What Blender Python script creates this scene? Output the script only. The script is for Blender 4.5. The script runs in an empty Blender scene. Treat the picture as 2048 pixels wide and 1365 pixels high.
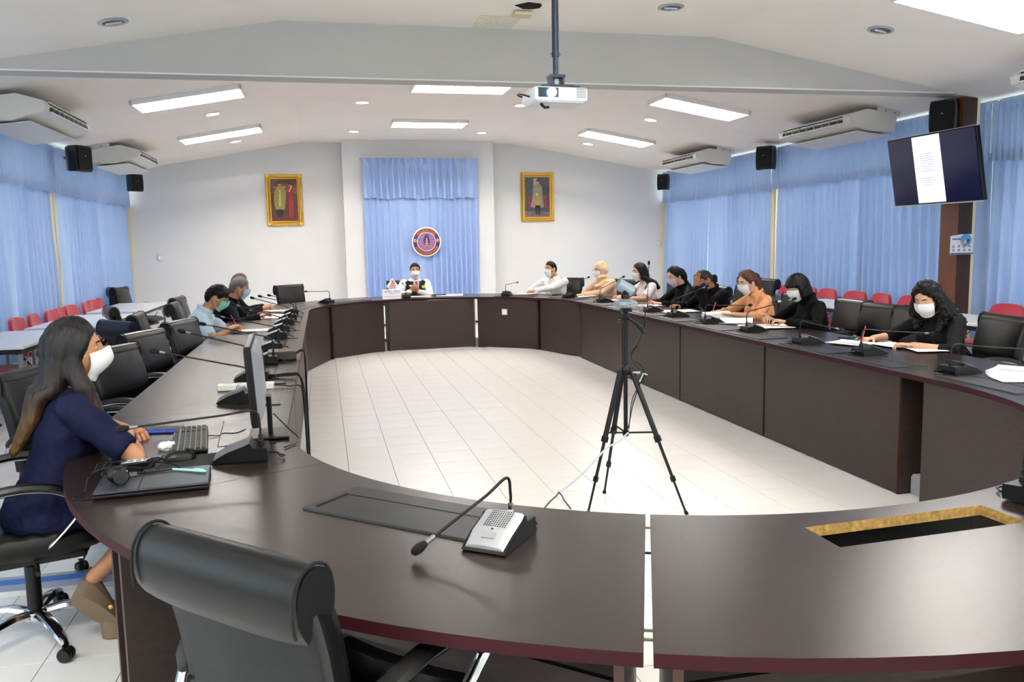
import bpy, bmesh, math, random
from mathutils import Vector, Matrix, noise
random.seed(7)
PI = math.pi
sc = bpy.context.scene
C = sc.collection

# ------------------------------------------------------------------ camera, light, exposure
cam_data = bpy.data.cameras.new('camera')
cam = bpy.data.objects.new('camera', cam_data); C.objects.link(cam)
cam_data.sensor_width = 36.0
cam_data.lens = 1660.716 / 2048 * 36.0
cam_data.clip_start = 0.05
R_ = Vector((0.97469845, -0.22274813, -0.01860673))
U_ = Vector((0.04442938, 0.11148464, 0.99277248))
F_ = Vector((0.21906385, 0.96848048, -0.11856047))
CAM = Vector((0, 0, 1.531788))
mm = Matrix((R_, U_, -F_)).transposed().to_4x4(); mm.translation = CAM
cam.matrix_world = mm
sc.camera = cam

def in_frame(x, y, z, m=60):
    d = Vector((x, y, z)) - CAM; w = d.dot(F_)
    if w < 0.1: return None
    px = 1024 + 1660.7 * d.dot(R_) / w; py = 682.5 - 1660.7 * d.dot(U_) / w
    return (px, py, w) if -m < px < 2048 + m and -m < py < 1365 + m else None

world = bpy.data.worlds.new('daylight'); sc.world = world
world.use_nodes = True
bg = world.node_tree.nodes['Background']
bg.inputs['Color'].default_value = (0.93, 0.97, 1.0, 1)
bg.inputs['Strength'].default_value = 2.5
sc.view_settings.view_transform = 'Standard'
sc.view_settings.look = 'None'
sc.view_settings.gamma = 1.0
sc.view_settings.use_curve_mapping = False
sc.view_settings.exposure = 0.60
TUBE_POWER = 115.0        # emission of the ceiling fluorescent panels
DOWN_POWER = 22.0
# added fill light without a fixture, high up behind the camera
fl = bpy.data.lights.new('fill_behind_camera', 'AREA'); fl.energy = 22; fl.size = 2.2; fl.color = (1, 0.98, 0.95)
flo = bpy.data.objects.new('fill_behind_camera', fl); C.objects.link(flo)
flo.location = (0.9, -1.0, 3.0); flo.rotation_euler = (math.radians(48), 0, math.radians(-12))

# ------------------------------------------------------------------ materials
def lin(c):
    return tuple(((v / 12.92) if v <= 0.04045 else ((v + 0.055) / 1.055) ** 2.4) for v in c)
def hexc(h):
    return lin(tuple(int(h[i:i + 2], 16) / 255 for i in (0, 2, 4)))
MATS = {}
def mat(name, hx, rough=0.5, metal=0.0, spec=0.5, emit=None, power=0, trans=0, coat=0.0, var=0.0, vscale=8.0, bump=0.0, bscale=200.0, stretch=None, sheen=0.0):
    if name in MATS: return MATS[name]
    m = bpy.data.materials.new(name); m.use_nodes = True
    nt = m.node_tree; b = nt.nodes['Principled BSDF']
    col = (*hexc(hx), 1)
    b.inputs['Base Color'].default_value = col
    b.inputs['Roughness'].default_value = rough
    b.inputs['Metallic'].default_value = metal
    b.inputs['Specular IOR Level'].default_value = spec
    b.inputs['Coat Weight'].default_value = coat
    b.inputs['Sheen Weight'].default_value = sheen
    if trans: b.inputs['Transmission Weight'].default_value = trans
    if emit: 
        b.inputs['Emission Color'].default_value = (*hexc(emit), 1); b.inputs['Emission Strength'].default_value = power
    if var or bump:
        tc = nt.nodes.new('ShaderNodeTexCoord'); mp = nt.nodes.new('ShaderNodeMapping')
        nt.links.new(tc.outputs['Object'], mp.inputs['Vector'])
        if stretch: mp.inputs['Scale'].default_value = stretch
    if var:
        n = nt.nodes.new('ShaderNodeTexNoise'); n.inputs['Scale'].default_value = vscale; n.inputs['Detail'].default_value = 6
        nt.links.new(mp.outputs['Vector'], n.inputs['Vector'])
        r = nt.nodes.new('ShaderNodeValToRGB')
        a = tuple(max(0, v * (1 - var)) for v in col[:3]); c2 = tuple(min(1, v * (1 + var)) for v in col[:3])
        r.color_ramp.elements[0].position = 0.3; r.color_ramp.elements[1].position = 0.7
        r.color_ramp.elements[0].color = (*a, 1); r.color_ramp.elements[1].color = (*c2, 1)
        nt.links.new(n.outputs['Fac'], r.inputs['Fac']); nt.links.new(r.outputs['Color'], b.inputs['Base Color'])
    if bump:
        n2 = nt.nodes.new('ShaderNodeTexNoise'); n2.inputs['Scale'].default_value = bscale; n2.inputs['Detail'].default_value = 4
        nt.links.new(mp.outputs['Vector'], n2.inputs['Vector'])
        bp = nt.nodes.new('ShaderNodeBump'); bp.inputs['Strength'].default_value = bump; bp.inputs['Distance'].default_value = 0.01
        nt.links.new(n2.outputs['Fac'], bp.inputs['Height']); nt.links.new(bp.outputs['Normal'], b.inputs['Normal'])
    MATS[name] = m
    return m

wall_m = mat('wall_paint', 'e3e4e4', 0.75, var=0.02, vscale=2, bump=0.05, bscale=90)
ceil_m = mat('ceiling_paint', 'f8f1e8', 0.8, var=0.02, vscale=1.5, bump=0.04, bscale=60)
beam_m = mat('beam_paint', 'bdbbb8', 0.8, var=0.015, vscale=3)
tile_m = mat('floor_tile_glaze', 'f3f1ef', 0.24, spec=0.5, var=0.012, vscale=5)
grout_m = mat('tile_grout', '6f6a66', 0.9, var=0.2, vscale=30)
top_m = mat('dark_walnut_laminate', '251c19', 0.26, spec=0.5, var=0.22, vscale=5, stretch=(1, 14, 14), bump=0.06, bscale=260)
panel_m = mat('dark_walnut_panel', '352a27', 0.42, spec=0.3, var=0.18, vscale=5, stretch=(3, 3, 20), bump=0.08, bscale=300)
edge_m = mat('mahogany_edge_band', '34141a', 0.5, spec=0.12)
edge2_m = mat('worn_edge', '45281f', 0.45)
chip_m = mat('raw_chipboard', 'b08c4c', 0.95, var=0.35, vscale=70, bump=0.3, bscale=200)
cover_m = mat('black_cable_cover', '0c0c0c', 0.4, spec=0.4, var=0.1, bump=0.05, bscale=300)
leather_m = mat('black_leather', '070708', 0.33, spec=0.28, bump=0.07, bscale=420)
leather2_m = mat('dark_grey_leatherette', '1f2022', 0.6, spec=0.3, bump=0.12, bscale=500)
navyl_m = mat('navy_black_leather', '0a0e1e', 0.4, spec=0.3, bump=0.15, bscale=200)
chrome_m = mat('chrome', 'd5d7da', 0.12, metal=1.0)
blackpl_m = mat('black_plastic', '070708', 0.38, spec=0.35)
blackmt_m = mat('matte_black_metal', '0b0b0c', 0.5, metal=0.2)
redfab_m = mat('red_fabric', 'b3273f', 0.85, var=0.08, vscale=40, bump=0.2, bscale=400, sheen=0.4)
whitetop_m = mat('white_laminate', 'dfe3e6', 0.22)
steel_m = mat('grey_steel', '8d8f92', 0.35, metal=0.7)
acw_m = mat('off_white_plastic', 'dcdad2', 0.42)
acd_m = mat('grille_dark', '2a2723', 0.7)
acl_m = mat('grille_grey', '8f8b84', 0.5)
gold_m = mat('gold_leaf', 'd6a73c', 0.32, metal=0.75, bump=0.35, bscale=70)
gold2_m = mat('bright_gold', 'e8c25c', 0.3, metal=0.7, bump=0.2, bscale=120)
brown_m = mat('brown_wood_pillar', '5f3216', 0.42, var=0.3, vscale=6, stretch=(12, 12, 1))
brown_shade_m = mat('brown_wood_shaded', '38200f', 0.5, var=0.25, vscale=6, stretch=(12, 12, 1))
cream_m = mat('cream_paint', 'd9ceab', 0.55)
silver_m = mat('silver_plastic', 'b9bcc0', 0.3, metal=0.35)
paper_m = mat('white_paper', 'f4f4f4', 0.7)
ink_m = mat('grey_ink', '6b6b72', 0.8)
foam_m = mat('black_foam', '0c0c0c', 0.95, bump=0.5, bscale=500)
glassd_m = mat('window_frame_paint', 'cfd8d4', 0.5)

def curtain_material(name, hx, tw=0.3):
    m = bpy.data.materials.new(name); m.use_nodes = True
    nt = m.node_tree; nt.nodes.clear(); N = nt.nodes.new; L = nt.links.new
    out = N('ShaderNodeOutputMaterial'); b = N('ShaderNodeBsdfPrincipled'); t = N('ShaderNodeBsdfTranslucent'); mix = N('ShaderNodeMixShader')
    tc = N('ShaderNodeTexCoord'); mp = N('ShaderNodeMapping'); mp.inputs['Scale'].default_value = (3, 3, 0.5)
    n = N('ShaderNodeTexNoise'); n.inputs['Scale'].default_value = 9; n.inputs['Detail'].default_value = 8; n.inputs['Distortion'].default_value = 1.5
    r = N('ShaderNodeValToRGB'); c = hexc(hx)
    r.color_ramp.elements[0].position = 0.35; r.color_ramp.elements[1].position = 0.75
    r.color_ramp.elements[0].color = (*[v * 0.96 for v in c], 1); r.color_ramp.elements[1].color = (*[min(1, v * 1.05) for v in c], 1)
    L(tc.outputs['Object'], mp.inputs['Vector']); L(mp.outputs['Vector'], n.inputs['Vector']); L(n.outputs['Fac'], r.inputs['Fac'])
    L(r.outputs['Color'], b.inputs['Base Color']); L(r.outputs['Color'], t.inputs['Color'])
    b.inputs['Roughness'].default_value = 0.38; b.inputs['Specular IOR Level'].default_value = 0.55
    mix.inputs['Fac'].default_value = tw
    L(b.outputs[0], mix.inputs[1]); L(t.outputs[0], mix.inputs[2]); L(mix.outputs[0], out.inputs['Surface'])
    return m
curt_m = curtain_material('blue_satin_curtain', '9cb3d8', 0.14)
curtb_m = curtain_material('blue_satin_back_curtain', 'a0baea', 0.05)

glass_m = bpy.data.materials.new('window_glass'); glass_m.use_nodes = True
_nt = glass_m.node_tree; _nt.nodes.clear()
_o = _nt.nodes.new('ShaderNodeOutputMaterial'); _t = _nt.nodes.new('ShaderNodeBsdfTransparent'); _g = _nt.nodes.new('ShaderNodeBsdfGlossy'); _x = _nt.nodes.new('ShaderNodeMixShader')
_g.inputs['Roughness'].default_value = 0.03; _x.inputs['Fac'].default_value = 0.06; _t.inputs['Color'].default_value = (0.9, 0.96, 0.98, 1)
_nt.links.new(_t.outputs[0], _x.inputs[1]); _nt.links.new(_g.outputs[0], _x.inputs[2]); _nt.links.new(_x.outputs[0], _o.inputs['Surface'])

# ------------------------------------------------------------------ mesh building
I4 = Matrix.Identity(4)
def T(x, y, z): return Matrix.Translation((x, y, z))
def RZ(a): return Matrix.Rotation(a, 4, 'Z')
def RX(a): return Matrix.Rotation(a, 4, 'X')
def RY(a): return Matrix.Rotation(a, 4, 'Y')

class MB:
    def __init__(s): s.v = []; s.f = []; s.mi = []
    def add(s, vs, fs, M=I4, mi=0):
        o = len(s.v); s.v += [tuple(M @ Vector(v)) for v in vs]
        s.f += [tuple(i + o for i in f) for f in fs]; s.mi += [mi] * len(fs); return s
    def box(s, c, d, M=I4, mi=0, bev=0.0, taper=None):
        x, y, z = (k / 2 for k in d)
        if bev <= 0:
            tx, ty = taper or (1, 1)
            vs = [(-x, -y, -z), (x, -y, -z), (x, y, -z), (-x, y, -z), (-x * tx, -y * ty, z), (x * tx, -y * ty, z), (x * tx, y * ty, z), (-x * tx, y * ty, z)]
            fs = [(0, 3, 2, 1), (4, 5, 6, 7), (0, 1, 5, 4), (1, 2, 6, 5), (2, 3, 7, 6), (3, 0, 4, 7)]
            return s.add(vs, fs, M @ T(*c), mi)
        bm = bmesh.new(); bmesh.ops.create_cube(bm, size=1, matrix=Matrix.Diagonal((*d, 1)))
        bmesh.ops.bevel(bm, geom=list(bm.edges), offset=min(bev, min(d) * 0.49), segments=2, affect='EDGES', profile=0.5)
        bm.verts.index_update()
        vs = [tuple(v.co) for v in bm.verts]; fs = [tuple(v.index for v in f.verts) for f in bm.faces]; bm.free()
        return s.add(vs, fs, M @ T(*c), mi)
    def rings(s, rings, M=I4, mi=0, cap=True, closed=True):
        n = len(rings[0]); vs = [p for r in rings for p in r]; fs = []
        for k in range(len(rings) - 1):
            for i in range(n if closed else n - 1):
                a = k * n + i; b = k * n + (i + 1) % n
                fs.append((a, b, b + n, a + n))
        if cap:
            fs.append(tuple(range(n - 1, -1, -1))); fs.append(tuple((len(rings) - 1) * n + i for i in range(n)))
        return s.add(vs, fs, M, mi)
    def tube(s, pts, r, seg=8, M=I4, mi=0, ell=None, side=None, cap=True, round_=False):
        """tube along pts; r number or list; ell=(a,b) list of scale pairs along side / other axis; side = lateral axis hint"""
        P = [Vector(p) for p in pts]; n = len(P)
        rr = list(r) if isinstance(r, (list, tuple)) else [r] * n
        el = ell if ell else [(1, 1)] * n
        if isinstance(el, tuple): el = [el] * n
        if round_:
            d0 = (P[0] - P[1]).normalized(); d1 = (P[-1] - P[-2]).normalized()
            e0 = P[0] + d0 * rr[0] * 0.6; e1 = P[-1] + d1 * rr[-1] * 0.6; f0 = P[0] + d0 * rr[0] * 0.95; f1 = P[-1] + d1 * rr[-1] * 0.95
            P = [f0, e0] + P + [e1, f1]; rr = [rr[0] * 0.3, rr[0] * 0.8] + rr + [rr[-1] * 0.8, rr[-1] * 0.3]; el = [el[0]] * 2 + list(el) + [el[-1]] * 2; n += 4
        ref = Vector(side) if side else None; rg = []; prev = None
        for k in range(n):
            t = (P[min(k + 1, n - 1)] - P[max(k - 1, 0)])
            t = t.normalized() if t.length > 1e-9 else Vector((0, 0, 1))
            if ref is not None: a = ref - t * ref.dot(t)
            elif prev is None:
                h = Vector((0, 0, 1)) if abs(t.z) < 0.9 else Vector((1, 0, 0)); a = h - t * h.dot(t)
            else: a = prev - t * prev.dot(t)
            if a.length < 1e-6: a = Vector((1, 0, 0)) - t * t.x
            a.normalize(); prev = a; b = t.cross(a)
            rg.append([tuple(P[k] + a * (math.cos(2 * PI * i / seg) * rr[k] * el[k][0]) + b * (math.sin(2 * PI * i / seg) * rr[k] * el[k][1])) for i in range(seg)])
        return s.rings(rg, M, mi, cap)
    def cyl(s, p, q, r, seg=12, M=I4, mi=0, r2=None): return s.tube([p, q], [r, r if r2 is None else r2], seg, M, mi)
    def ell(s, c, r, M=I4, mi=0, nu=14, nv=9, fn=None):
        vs = []; 
        for j in range(nv + 1):
            th = PI * j / nv
            for i in range(nu):
                ph = 2 * PI * i / nu; d = (math.sin(th) * math.cos(ph), math.sin(th) * math.sin(ph), math.cos(th))
                k = fn(d) if fn else 1.0
                vs.append((c[0] + r[0] * d[0] * k, c[1] + r[1] * d[1] * k, c[2] + r[2] * d[2] * k))
        fs = []
        for j in range(nv):
            for i in range(nu):
                a = j * nu + i; b = j * nu + (i + 1) % nu
                if j == 0: fs.append((a, a + nu, b + nu))
                elif j == nv - 1: fs.append((a, a + nu, b))
                else: fs.append((a, a + nu, b + nu, b))
        return s.add(vs, fs, M, mi)
    def lathe(s, prof, seg=20, M=I4, mi=0, cap=True):
        return s.rings([[(r * math.cos(2 * PI * i / seg), r * math.sin(2 * PI * i / seg), z) for i in range(seg)] for r, z in prof], M, mi, cap)
    def prism(s, poly, z0, z1, M=I4, mi=0, mside=None):
        n = len(poly); ar = sum(poly[i][0] * poly[(i + 1) % n][1] - poly[(i + 1) % n][0] * poly[i][1] for i in range(n))
        if ar < 0: poly = poly[::-1]
        vs = [(x, y, z0) for x, y in poly] + [(x, y, z1) for x, y in poly]
        s.add(vs, [tuple(range(n - 1, -1, -1)), tuple(range(n, 2 * n))], M, mi)
        return s.add(vs, [(i, (i + 1) % n, (i + 1) % n + n, i + n) for i in range(n)], M, mi if mside is None else mside)
    def mesh(s, name, mats, smooth=False, angle=None):
        me = bpy.data.meshes.new(name); me.from_pydata(s.v, [], s.f)
        for m in (mats if isinstance(mats, (list, tuple)) else [mats]): me.materials.append(m)
        me.polygons.foreach_set('material_index', s.mi)
        if smooth: me.polygons.foreach_set('use_smooth', [True] * len(me.polygons))
        me.update()
        if smooth and angle: me.set_sharp_from_angle(angle=math.radians(angle))
        return me
    def build(s, name, mats, parent=None, smooth=False, angle=40, **props):
        o = bpy.data.objects.new(name, s.mesh(name, mats, smooth, angle if smooth else None))
        C.objects.link(o)
        if parent is not None: o.parent = parent
        for k, v in props.items(): o[k] = v
        return o

def clean_mesh(me):
    bm = bmesh.new(); bm.from_mesh(me); bmesh.ops.remove_doubles(bm, verts=bm.verts, dist=1e-5)
    bmesh.ops.recalc_face_normals(bm, faces=bm.faces); bm.to_mesh(me); bm.free()

def remeshed(mb, name, mats, voxel=0.008, it=4, parent=None, fn=None, extra=None):
    """union of overlapping closed shapes -> one continuous smooth surface"""
    me = mb.mesh('tmp', mats)
    o = bpy.data.objects.new('tmp', me); C.objects.link(o)
    r = o.modifiers.new('r', 'REMESH'); r.mode = 'VOXEL'; r.voxel_size = voxel; r.adaptivity = 0
    if it:
        q = o.modifiers.new('s', 'SMOOTH'); q.factor = 0.5; q.iterations = it
    dg = bpy.context.evaluated_depsgraph_get(); ev = o.evaluated_get(dg)
    m2 = bpy.data.meshes.new_from_object(ev); bpy.data.objects.remove(o); bpy.data.meshes.remove(me)
    if fn:
        m2.calc_loop_triangles() if False else None
        nrm = [v.normal.copy() for v in m2.vertices]
        for v, n in zip(m2.vertices, nrm): v.co += n * fn(v.co, n)
    if extra and extra.v:
        base = len(m2.vertices); bm = bmesh.new(); bm.from_mesh(m2); tm = extra.mesh('tmp2', mats); bm.from_mesh(tm); bm.to_mesh(m2); bm.free(); bpy.data.meshes.remove(tm)
    m2.materials.clear()
    for m in (mats if isinstance(mats, (list, tuple)) else [mats]): m2.materials.append(m)
    m2.polygons.foreach_set('use_smooth', [True] * len(m2.polygons)); m2.name = name
    ob = bpy.data.objects.new(name, m2); C.objects.link(ob)
    if parent is not None: ob.parent = parent
    return ob

def thing(name, label, cat, loc=(0, 0, 0), rz=0.0, group=None, M=None):
    o = bpy.data.objects.new(name, None); C.objects.link(o); o.empty_display_size = 0.1
    if M is not None: o.matrix_world = M
    else: o.location = loc; o.rotation_euler = (0, 0, rz)
    o['label'] = label; o['category'] = cat
    if group: o['group'] = group
    return o
def tag(o, label, cat, group=None):
    o['label'] = label; o['category'] = cat
    if group: o['group'] = group
    return o
def struct(o): o['kind'] = 'structure'; return o
KIDS = {}
def kids(o):
    return list(o.children)
def dup(root, label, loc, rz=0.0, group=None):
    def cp(o, p):
        c = o.copy(); C.objects.link(c)
        if p is not None: c.parent = p
        for ch in kids(o): cp(ch, c)
        return c
    r = cp(root, None); r.location = loc; r.rotation_euler = (0, 0, rz); r['label'] = label
    if group: r['group'] = group
    return r
def text_mesh(txt, size, M, mat_, name, parent, extrude=0.0006, align='CENTER', label=None):
    cu = bpy.data.curves.new('txt', 'FONT'); cu.body = txt; cu.size = size; cu.extrude = extrude; cu.align_x = align; cu.align_y = 'CENTER'
    o = bpy.data.objects.new('txt', cu); C.objects.link(o)
    me = bpy.data.meshes.new_from_object(o.evaluated_get(bpy.context.evaluated_depsgraph_get())); bpy.data.objects.remove(o)
    me.transform(M); me.materials.clear(); me.materials.append(mat_); me.name = name
    ob = bpy.data.objects.new(name, me); C.objects.link(ob)
    if parent is not None: ob.parent = parent
    return ob
def seg_curve(pts, n=6):
    """Catmull-Rom through pts"""
    P = [Vector(p) for p in pts]; P = [P[0] * 2 - P[1]] + P + [P[-1] * 2 - P[-2]]; out = []
    for k in range(1, len(P) - 2):
        for i in range(n):
            t = i / n; a, b, c, d = P[k - 1], P[k], P[k + 1], P[k + 2]
            out.append(0.5 * ((2 * b) + (c - a) * t + (2 * a - 5 * b + 4 * c - d) * t * t + (3 * b - a - 3 * c + d) * t ** 3))
    out.append(P[-2]); return out

# ------------------------------------------------------------------ the room
XL, XR, YB, YF = -3.45, 6.98, 16.0, -4.5
C1, C2 = (1.52, 3.75), (1.52, 10.33)
RI, RO = 1.70, 2.52
ZT = 0.745
def ceil_z(x):
    if x < -0.25: return 3.42 + (x + 0.25) * 0.175
    if x > 3.7: return 3.42 - (x - 3.7) * 0.171
    return 3.42
def in_ring(x, y):
    """is the point over the tabletop ring"""
    if y < C1[1]: r = math.hypot(x - C1[0], y - C1[1])
    elif y > C2[1]: r = math.hypot(x - C2[0], y - C2[1])
    else: r = abs(x - C1[0])
    return RI - 0.02 < r < RO

# floor: grout bed with tiles laid on it
fl_o = MB().box(((XL + XR) / 2, (YB + YF) / 2, -0.055), (XR - XL + 0.4, YB - YF + 0.4, 0.1)).build('floor', grout_m, kind='structure')
TX, TY, TS = 0.1188, 7.4666, 0.30
tiles = []
for i in range(-12, 24):
    for j in range(-29, 41):
        x0, x1 = TX + i * TS, TX + (i + 1) * TS; y1 = TY - j * TS; y0 = y1 - TS
        g = 0.0013
        ya = y0 + g; yb = y1 - g
        if j == 0: yb = y1 - 0.004
        if j == -1: ya = y0 + 0.004
        x0c, x1c = max(x0 + g, XL), min(x1 - g, XR); yac, ybc = max(ya, YF), min(yb, YB)
        if x1c - x0c < 0.03 or ybc - yac < 0.03: continue
        cx, cy = (x0c + x1c) / 2, (yac + ybc) / 2
        q = in_frame(cx, cy, 0, 0); score = 1e9
        if q:
            occ = False
            for zz in (0.715, 0.745):
                k = (CAM.z - zz) / CAM.z
                if in_ring(cx * k, cy * k): occ = True
            k = (CAM.z - 0.4) / CAM.z
            if not occ: score = q[2]
        tiles.append((score, x0c, x1c, yac, ybc))
tiles.sort(key=lambda t: t[0])
tile_full = None
rest = MB()
for n, (s_, a, b, c, d) in enumerate(tiles):
    if n < 300 and s_ < 1e8:
        w, h = b - a, d - c
        key = (round(w, 3), round(h, 3))
        if key not in KIDS:
            KIDS[key] = MB().box((0, 0, -0.002), (w, h, 0.004), taper=((w - 0.0016) / w, (h - 0.0016) / h)).mesh('tile', tile_m)
        o = bpy.data.objects.new('tile', KIDS[key]); C.objects.link(o); o.parent = fl_o; o.location = ((a + b) / 2, (c + d) / 2, 0)
    else:
        w, h = b - a, d - c
        rest.box(((a + b) / 2, (c + d) / 2, -0.002), (w, h, 0.004), taper=((w - 0.0016) / w, (h - 0.0016) / h))
rest.build('tile_field', tile_m, fl_o, kind='stuff')

# back wall with the gable-like top, side walls with window bands
def wall_profile(y0, y1, zlow=0.0):
    xs = [XL - 0.2, -0.25, 3.7, XR + 0.2]
    poly = [(xs[0], zlow), (xs[3], zlow), (xs[3], ceil_z(xs[3])), (3.7, 3.42), (-0.25, 3.42), (xs[0], ceil_z(xs[0]))]
    m = MB(); n = len(poly)
    vs = [(x, y0, z) for x, z in poly] + [(x, y1, z) for x, z in poly]
    m.add(vs, [tuple(range(n)), tuple(range(2 * n - 1, n - 1, -1))] + [(i + n, (i + 1) % n + n, (i + 1) % n, i) for i in range(n)])
    return m
wb = wall_profile(YB, YB + 0.15).build('wall_back', wall_m, kind='structure')
wall_profile(YF - 0.15, YF).build('wall_front', wall_m, kind='structure')
MB().box((1.835, 15.8, 1.735), (2.79, 0.40, 3.37)).build('alcove_pier', wall_m, wb)
# ceiling slab (three planes)
m = MB(); pr = [(XL - 0.2, ceil_z(XL - 0.2)), (-0.25, 3.42), (3.7, 3.42), (XR + 0.2, ceil_z(XR + 0.2))]
rg = []
for y in (YF - 0.15, YB + 0.15): rg.append([(x, y, z) for x, z in pr] + [(x, y, z + 0.12) for x, z in reversed(pr)])
m.rings(rg); co = m.build('ceiling', ceil_m, kind='structure'); clean_mesh(co.data)
# dropped beam across the room
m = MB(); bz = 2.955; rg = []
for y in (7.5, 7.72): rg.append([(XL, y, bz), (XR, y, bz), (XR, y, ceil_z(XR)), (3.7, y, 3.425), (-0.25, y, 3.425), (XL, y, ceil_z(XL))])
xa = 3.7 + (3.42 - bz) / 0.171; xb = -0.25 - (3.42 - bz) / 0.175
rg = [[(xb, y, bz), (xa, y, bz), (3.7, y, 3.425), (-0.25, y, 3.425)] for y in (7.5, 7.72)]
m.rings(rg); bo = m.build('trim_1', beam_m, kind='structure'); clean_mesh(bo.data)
MB().box(((xa + xb) / 2, 7.495, bz + 0.006), (xa - xb - 0.1, 0.012, 0.012)).build('trim_2', wall_m, kind='structure')
for sx, nm in ((XL, 'left'), (XR, 'right')):
    s = -1 if nm == 'left' else 1; xc = sx + s * 0.08
    m = MB()
    m.box((xc, (YB + YF) / 2, 0.24), (0.16, YB - YF, 0.48)); m.box((xc, (YB + YF) / 2, 2.86), (0.16, YB - YF, 0.2))
    w = m.build('wall_' + nm, wall_m, kind='structure')
    posts = [YB - 0.06, 11.7, 7.55, 3.4, -0.6, YF + 0.06]
    for y in posts:
        MB().box((xc - s * 0.03, y, 1.6), (0.20, 0.14, 2.3)).build('mullion_post', cream_m, w)
    k = 1 if nm == 'left' else 6
    for a, b in zip(posts[:-1], posts[1:]):
        f = thing('window_%d' % k, '', ''); del f['label']; del f['category']; f['kind'] = 'structure'; k += 1
        f.location = (xc, (a + b) / 2, 1.62)
        hw = (a - b) / 2 - 0.07
        fr = MB()
        for z in (-1.14, 1.14): fr.box((0, 0, z), (0.06, hw * 2, 0.06))
        nm2 = 4
        for i in range(nm2 + 1): fr.box((0, -hw + 2 * hw * i / nm2, 0), (0.06, 0.05, 2.28))
        fr.box((0, 0, 0.62), (0.05, hw * 2, 0.04))
        fr.build('window_frame', glassd_m, f)
        for i in range(nm2):
            MB().box((0, -hw + hw * 2 * (i + 0.5) / nm2, 0), (0.006, hw * 2 / nm2 - 0.04, 2.2)).build('pane', glass_m, f)
# skirting
MB().box((XL + 0.01, (YB + YF) / 2, 0.05), (0.02, YB - YF, 0.1)).build('baseboard_left', mat('skirting', '6a6460', 0.5), kind='structure')
MB().box((XR - 0.01, (YB + YF) / 2, 0.05), (0.02, YB - YF, 0.1)).build('baseboard_right', MATS['skirting'], kind='structure')

# brown pillar on the right with a cream strip beside it
p = MB().box((6.575, 7.62, 1.46), (0.17, 0.26, 2.92)).build('trim_3', brown_m, kind='structure')
p.data.materials.append(brown_shade_m)
for f in p.data.polygons:
    if f.normal.y < -0.5: f.material_index = 1  # near face gets a darker copy of the brown for its shade
MB().box((6.685, 7.53, 1.46), (0.035, 0.06, 2.9)).build('trim_4', cream_m, kind='structure')

# ------------------------------------------------------------------ curtains
AMPK = 1.0
def drape(name, label, cat, p0, p1, z0, z1, seed, nrm, amp0=0.024, amp1=0.072, pitch=0.19, mat_=None, group=None, hem=True, header=False):
    rnd = random.Random(seed)
    a = Vector((*p0, 0)); b = Vector((*p1, 0)); L = (b - a).length; d = (b - a) / L; n = Vector(nrm)
    step = 0.014; cols = max(8, int(L / step)); rows = 18
    ph = []; x = 0.0; cur = 0.0
    for i in range(cols + 1): 
        ph.append(cur); cur += 2 * PI * (step / pitch) * (1 + 0.45 * math.sin(i * step * 2.1 + seed) + 0.3 * math.sin(i * step * 5.3 + seed * 2))
    vs = []
    for j in range(rows + 1):
        t = j / rows; z = z1 + (z0 - z1) * t
        for i in range(cols + 1):
            u = i * L / cols
            w1 = math.sin(ph[i] * 2.0) * amp0 * (1 - t) ** 1.3 * (0.7 + 0.3 * math.sin(u * 9))
            s2 = math.sin(ph[i] + 0.35 * math.sin(t * 2.5 + u * 1.7))
            w2 = (abs(s2) ** 0.7) * math.copysign(1, s2) * amp1 * (0.25 + 0.75 * t) 
            w3 = 0.010 * noise.noise(Vector((u * 4, t * 2.2, seed)))
            o_ = w1 + w2 + w3
            if header and t < 0.12: o_ = amp0 * 1.3 * math.sin(ph[i]) 
            zz = z + (0.012 * math.sin(u * 11 + seed) + 0.006 * math.sin(u * 37) if j == rows else 0)
            q = a + d * u + n * (o_ * AMPK + 0.03); vs.append((q.x, q.y, zz))
    fs = [(j * (cols + 1) + i, j * (cols + 1) + i + 1, (j + 1) * (cols + 1) + i + 1, (j + 1) * (cols + 1) + i) for j in range(rows) for i in range(cols)]
    m = MB(); m.add(vs, fs); o = m.build(name, mat_ or curt_m, smooth=True, angle=None)
    return tag(o, label, cat, group)
# right side, from the far corner to behind the camera
bays = [(15.86, 13.9), (13.9, 11.79), (11.61, 9.6), (9.6, 7.42), (7.40, 5.3), (5.3, 3.4), (3.3, -4.2)]
where = ['in the far corner', 'left of the cream post', 'right of the cream post', 'behind the television',
         'right of the brown pillar', 'beyond the picture edge', 'x']
for k, ((a, b), w) in enumerate(zip(bays, where)):
    if k < 6:
        drape('curtain', 'light blue satin curtain on the right wall, ' + w, 'curtain', (6.86, a), (6.86, b), 0.32, 2.36, 10 + k, (-1, 0, 0), group='right wall curtains')
vb = [(15.86, 11.72, 'over the far bay'), (11.68, 7.42, 'over the middle bay'), (7.38, 3.4, 'right of the brown pillar')]
for k, (a, b, w) in enumerate(vb):
    drape('valance', 'gathered light blue valance on the right wall ' + w, 'valance', (6.79, a), (6.79, b), 2.25, 2.86, 30 + k, (-1, 0, 0), 0.02, 0.022, 0.12, group='right wall valances', header=True)
    MB().cyl((6.84, a, 2.87), (6.84, b, 2.87), 0.012).build('curtain_rail', cream_m, label='cream rail carrying the valance on the right wall ' + w, category='curtain rail')
baysl = [(15.86, 13.8), (13.8, 11.79), (11.61, 9.6), (9.6, 7.7), (7.6, 3.4), (3.3, -4.2)]
wherel = ['in the far corner', 'right of the cream post', 'left of the cream post', 'at the left picture edge', 'beyond the left picture edge', 'x']
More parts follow.
